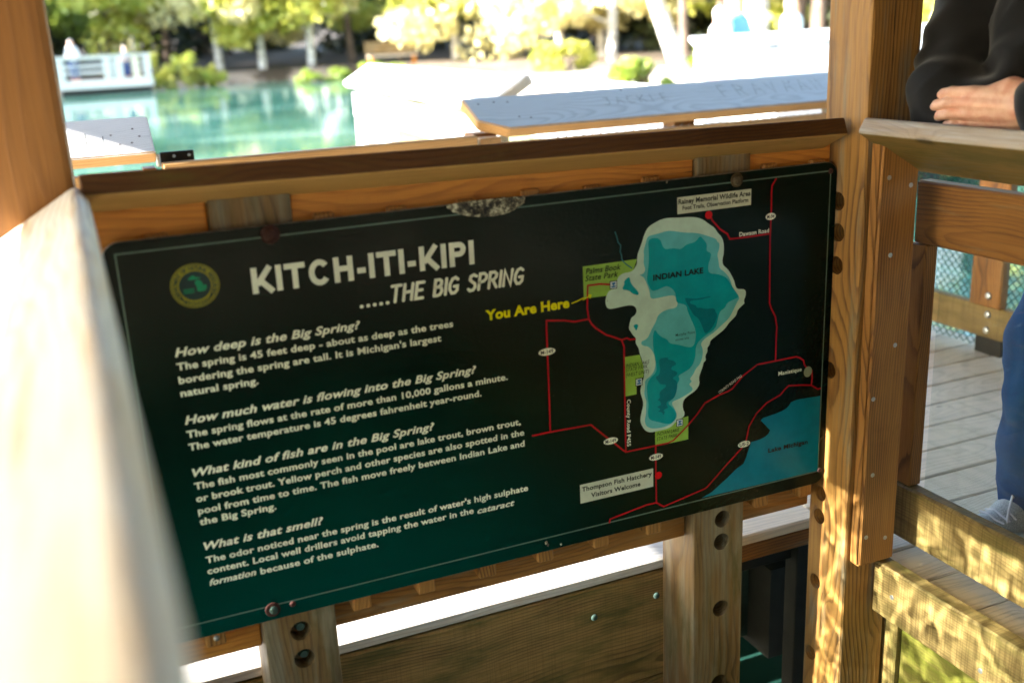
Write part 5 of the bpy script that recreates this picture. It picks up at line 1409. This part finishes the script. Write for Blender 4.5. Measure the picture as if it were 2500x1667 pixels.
# ------------------------------------------------------------------ trees
def mat_leaf(name, c1, c2, trans=0.45):
    N = NT(name)
    g = N.n('ShaderNodeNewGeometry')
    n = N.noise(g.outputs['Position'], 1.1, 4, 0.7)
    n2 = N.noise(g.outputs['Position'], 9.0, 2, 0.6)
    c = N.mix(N.smooth(N.math('ADD', N.math('MULTIPLY', n, .6), N.math('MULTIPLY', n2, .4)), 0.38, 0.62), c1, c2)
    df = N.n('ShaderNodeBsdfDiffuse'); N.put(df.inputs[0], c)
    tr = N.n('ShaderNodeBsdfTranslucent'); N.put(tr.inputs[0], c)
    gl = N.n('ShaderNodeBsdfGlossy'); gl.inputs['Roughness'].default_value = 0.45
    m1 = N.n('ShaderNodeMixShader'); m1.inputs[0].default_value = trans
    N.t.links.new(df.outputs[0], m1.inputs[1]); N.t.links.new(tr.outputs[0], m1.inputs[2])
    m2 = N.n('ShaderNodeMixShader'); m2.inputs[0].default_value = 0.05
    N.t.links.new(m1.outputs[0], m2.inputs[1]); N.t.links.new(gl.outputs[0], m2.inputs[2])
    N.t.links.new(m2.outputs[0], N.out.inputs[0])
    return N.m
LF = {'yellowgreen': mat_leaf('leaf_yellow_green', (0.34, 0.42, 0.055), (0.66, 0.60, 0.13)), 'pale': mat_leaf('leaf_pale_yellow', (0.70, 0.64, 0.26), (0.85, 0.78, 0.48), 0.5),
      'green': mat_leaf('leaf_green', (0.15, 0.25, 0.04), (0.38, 0.45, 0.07)), 'dark': mat_leaf('leaf_dark', (0.018, 0.03, 0.010), (0.05, 0.06, 0.02), 0.2)}
def mat_bark(name, c1, c2, sc=(6, 6, 1.2)):
    N = NT(name); tc = N.n('ShaderNodeTexCoord')
    n = N.noise(N.vmath('MULTIPLY', tc.outputs['Object'], sc), 1.6, 5, 0.7)
    N.put(N.b.inputs['Base Color'], N.mix(N.smooth(n, 0.42, 0.6), c1, c2)); N.b.inputs['Roughness'].default_value = 0.9
    N.put(N.b.inputs['Normal'], N.bump(n, 0.8, 0.02))
    return N.m
BK = {'birch': mat_bark('birch_bark', (0.72, 0.70, 0.66), (0.28, 0.25, 0.22), (2, 2, 7)), 'brown': mat_bark('brown_bark', (0.17, 0.12, 0.09), (0.07, 0.05, 0.04))}

def leaf_mesh(name, centres, radii, counts, size, rs):
    P = []
    for c, r, n in zip(centres, radii, counts):
        d = rs.normal(size=(n, 3)); d /= np.linalg.norm(d, axis=1)[:, None] + 1e-9
        rr_ = rs.uniform(0.25, 1.0, n) ** 0.6
        P.append(np.array(c) + d * rr_[:, None] * np.array(r))
    P = np.concatenate(P)
    n = len(P)
    u = rs.normal(size=(n, 3)); u /= np.linalg.norm(u, axis=1)[:, None]
    v = rs.normal(size=(n, 3)); v -= (v * u).sum(1)[:, None] * u; v /= np.linalg.norm(v, axis=1)[:, None]
    s = size * rs.uniform(0.6, 1.4, n)[:, None]
    a = P - u * s; b = P + v * s * .55; c = P + u * s; d = P - v * s * .55
    co = np.stack([a, b, c, d], 1).reshape(-1, 3).astype(np.float32)
    me = bpy.data.meshes.new(name)
    me.vertices.add(4 * n); me.vertices.foreach_set('co', co.ravel())
    me.loops.add(4 * n); me.loops.foreach_set('vertex_index', np.arange(4 * n, dtype=np.int32))
    me.polygons.add(n); me.polygons.foreach_set('loop_start', np.arange(0, 4 * n, 4, dtype=np.int32))
    me.update(calc_edges=True)
    return me

def tree(label, x, y, h, base, spread, leaf, bark, nleaf=2600, lean=(0, 0), tr=0.14, seed=0, size=0.13, group='trees round the pond', cat='tree', name='tree'):
    rs = np.random.RandomState(seed); r4 = random.Random(seed)
    z0 = land_height(x, y) - 0.1
    t = thing(name, label, cat, (x, y, z0), group)
    bm = bmesh.new()
    top = V((x + lean[0] * h, y + lean[1] * h, z0 + h))
    pts = []
    for k in range(8):
        f = k / 7
        pts.append(V((x, y, z0)).lerp(top, f) + V((r4.uniform(-.05, .05), r4.uniform(-.05, .05), 0)) * h * .12 * f)
    tube(bm, pts, tr, 9, tr * 0.25)
    cs, rd, ct = [], [], []
    nl = r4.randint(11, 15)
    for k in range(nl):
        f = base + (1 - base) * (k + r4.random()) / nl
        p = V((x, y, z0)).lerp(top, f * .97)
        a = r4.uniform(0, 2 * math.pi)
        L = spread * (1.0 - 0.55 * (f - base) / (1 - base + 1e-6)) * r4.uniform(.55, 1.1)
        e = p + V((math.cos(a) * L, math.sin(a) * L, L * r4.uniform(-.25, .35)))
        mid = p.lerp(e, .5) + V((0, 0, .12 * L))
        tube(bm, [p, mid, e], tr * .32 * (1 - f * .5), 5, tr * .06)
        for q in (mid, e, e + V((r4.uniform(-.5, .5), r4.uniform(-.5, .5), r4.uniform(-.4, .3))) * L * .5):
            cs.append(q); s_ = L * r4.uniform(.28, .5); rd.append((s_, s_, s_ * .6)); ct.append(int(nleaf / nl / 3 * r4.uniform(.6, 1.4)))
    link('trunk', bm_mesh('trunk', bm, True), BK[bark], t)
    link('crown', leaf_mesh('crown', cs, rd, ct, size, rs), LF[leaf], t)
    return t

far = [  # x, y, h, crown base, spread, leaf, bark, lean, seed
 (-3.5, 51, 11, .10, 3.0, 'yellowgreen', 'brown'), (-0.5, 53, 12, .16, 3.2, 'green', 'brown'), (2.2, 51.5, 11, .20, 3.0, 'yellowgreen', 'brown'),
 (5.0, 54, 12, .22, 3.2, 'yellowgreen', 'brown'), (7.0, 50, 10, .10, 2.6, 'pale', 'birch'), (8.8, 49.0, 10, .06, 2.6, 'pale', 'birch'),
 (11.0, 48.5, 11, .10, 2.8, 'yellowgreen', 'birch'), (13.4, 50, 12, .16, 3.2, 'yellowgreen', 'brown'), (15.6, 49, 11, .22, 2.6, 'green', 'brown'),
 (17.2, 45.5, 10, .10, 2.8, 'pale', 'birch'), (19.0, 43.5, 10, .08, 2.6, 'yellowgreen', 'birch'), (20.5, 41, 9, .06, 2.6, 'pale', 'birch'),
 (22.5, 41, 10, .12, 2.8, 'pale', 'birch'), (19.0, 33.5, 9, .10, 2.4, 'pale', 'birch'), (24.5, 38, 10, .18, 2.6, 'yellowgreen', 'brown'), (21.5, 29.5, 9, .16, 2.2, 'yellowgreen', 'birch'),
 (-7.5, 50, 12, .1, 3.2, 'green', 'brown'), (-12, 48, 12, .1, 3.2, 'yellowgreen', 'brown'),
]
wherel = ['at the far left bank behind the viewing raft', 'rising directly behind the far viewing raft', 'behind the right end of the far viewing raft', 'in the dark gap right of the viewing raft',
 'first pale tree right of the viewing raft', 'brightest tree, at the middle of the left bank', 'leaning over the water right of the brightest tree', 'left of the distant bench', 'directly behind the distant bench',
 'just right of the distant bench', 'above the corner of the gangway railing', 'above the middle of the gangway railing', 'above the right part of the gangway railing', 'near the landing, above the grey cap start',
 'on the bank behind the landing, left part', 'left of the leaning white trunk', 'seen past the left corner post', 'hidden edge of the left bank']
LT = {'yellowgreen': 'yellow-green', 'pale': 'pale yellow', 'green': 'green', 'dark': 'dark'}
for i, (x, y, h, b, sp_, lf, bk) in enumerate(far):
    tree('%s tree with %s bark, %s' % (LT[lf], 'white' if bk == 'birch' else 'brown', wherel[i]), x, y, h, max(b, .15), sp_ * 1.5, lf, bk, 9000, seed=i + 11, size=0.19, tr=0.2, lean=((i * 37 % 7 - 3) * .02, 0))
# right bank, nearer
tree('white leaning trunk left of the landing railing with few leaves', 14.6, 21.5, 9, .45, 2.2, 'yellowgreen', 'birch', 1500, lean=(-0.42, 0), tr=0.24, seed=71)
tree('straight pale trunk standing between the people on the landing', 11.1, 13.6, 9, .42, 2.2, 'green', 'birch', 1500, lean=(-.02, 0), tr=0.24, seed=72)
right = [(16.5, 24.5, 10, .30, 'green'), (18.4, 25.5, 11, .34, 'yellowgreen'), (15.6, 19.8, 10, .36, 'green'), (20.5, 24.5, 11, .32, 'green'), (17.8, 20.4, 9, .38, 'yellowgreen'), (14.6, 16.4, 9, .36, 'green'),
         (19.5, 21.6, 10, .34, 'green'), (13.2, 13.8, 8, .30, 'yellowgreen'), (22.5, 27, 12, .3, 'green'), (24, 24, 11, .3, 'green')]
rl_ = ['behind the leaning white trunk', 'right of the leaning white trunk', 'between the leaning trunk and the landing railing corner', 'deep in the dark wood behind the landing', 'over the white haired person', 'right of the pale straight trunk',
       'behind the person in blue', 'behind the lone person at the right of the landing', 'farthest in the dark wood', 'behind the right corner post']
for i, (x, y, h, b, lf) in enumerate(right):
    tree('brown trunk with %s leaves, %s' % (LT[lf], rl_[i]), x, y, h, b * .8, 2.2, lf, 'brown', 3000, seed=i + 90, tr=0.15, lean=((i % 3 - 1) * .03, 0))
# beyond the person, seen in the gap right of the corner post
for i, (x, y, lf, wh) in enumerate(((10.8, 9.0, 'pale', 'pale yellow bushy tree seen between the corner post and the black sleeve'), (14.0, 11.0, 'yellowgreen', 'yellow-green bushy tree behind the pale one beside the black sleeve'), (13.5, 7.5, 'green', 'green bushy tree beyond the person'), (17.5, 9.0, 'yellowgreen', 'tall yellow-green tree beyond the person'))):
    tree(wh, x, y, 7 + i, .04, 1.9, lf, 'brown', 2600, seed=130 + i)
# shrubs at the water's edge
def shrub(label, x, y, r, h, leaf, seed):
    z0 = max(land_height(x, y), -1.45) - .1
    t = thing('shrub', label, 'shrub', (x, y, z0), 'shrubs along the bank')
    bm = bmesh.new(); r5 = random.Random(seed)
    for k in range(7):
        a = r5.uniform(0, 6.28); tube(bm, [(x, y, z0), (x + math.cos(a) * r * .4, y + math.sin(a) * r * .4, z0 + h * .5), (x + math.cos(a) * r * .8, y + math.sin(a) * r * .8, z0 + h * .9)], .03, 5, .008)
    link('stem', bm_mesh('stem', bm), BK['brown'], t)
    link('crown', leaf_mesh('crown', [(x + r5.uniform(-1, 1) * r, y + r5.uniform(-.6, .6) * r, z0 + h * r5.uniform(.2, 1.05)) for _q in range(14)], [(r * r5.uniform(.2, .42),) * 2 + (h * .26,) for _q in range(14)], [90] * 14, .09, np.random.RandomState(seed)), LF[leaf], t)
for i, (x, y, r, h, lf, wh) in enumerate(((4.35, 45.6, .8, 1.3, 'yellowgreen', 'rounded yellow-green shrub just right of the far viewing raft'), (5.6, 46.0, .9, .8, 'yellowgreen', 'low yellow-green shrub at the water, second right of the viewing raft'),
        (10.2, 43.4, 1.0, .5, 'green', 'low green grassy shrub on the bank left of the gangway railing'), (12.4, 41.5, .9, .6, 'green', 'low green shrub on the bank by the gangway corner'), (14.0, 27, .9, .8, 'yellowgreen', 'yellow-green shrub behind the gangway railing'),
        (16.6, 22.6, .8, .8, 'green', 'green shrub at the foot of the leaning white trunk'), (10.9, 17.5, .6, .6, 'green', 'low green shrub left of the landing railing'))):
    shrub(wh, x, y, r, h, lf, 200 + i)
# the dark wood behind
def wood_mass():
    rs = np.random.RandomState(5); r6 = random.Random(5)
    bm = bmesh.new()
    cs, rd, ct = [], [], []
    for k in range(230):
        if k >= 150:
            a = r6.uniform(math.pi * .55, math.pi * 2.05) ; x = -2 + 52 * math.cos(a) * r6.uniform(1, 1.15); y = 6 + 49 * math.sin(a) * r6.uniform(1, 1.15)
        elif k < 75: x = r6.uniform(-30, 34); y = 56 + r6.uniform(0, 14) - max(0, x - 18) * .55
        else:
            f = r6.random(); x = 23 + f * 18 + r6.uniform(0, 6); y = 45 - f * 42 + r6.uniform(-2, 2)
        z = land_height(x, y)
        h = r6.uniform(9, 14)
        tube(bm, [(x, y, z - .2), (x + r6.uniform(-.4, .4), y, z + h)], r6.uniform(.12, .25), 6, .08)
        cs.append((x, y, z + h * .62)); rd.append((2.6, 2.6, h * .42)); ct.append(420)
        for _q in range(3): cs.append((x + r6.uniform(-2, 2), y - .5 + r6.uniform(-1, 1), z + r6.uniform(.3, 3.4))); rd.append((1.9, 1.6, 1.1)); ct.append(120)
    o = link('distant_wood', leaf_mesh('distant_wood', cs, rd, ct, .26, rs), LF['dark'])
    tag(o, 'dense dark wood closing the view behind the trees of the pond bank', 'wood', None, 'stuff')
    o2 = link('distant_trunks', bm_mesh('distant_trunks', bm), BK['brown'])
    tag(o2, 'many thin brown trunks in the shade of the dark wood behind the bank', 'wood', None, 'stuff')
wood_mass()
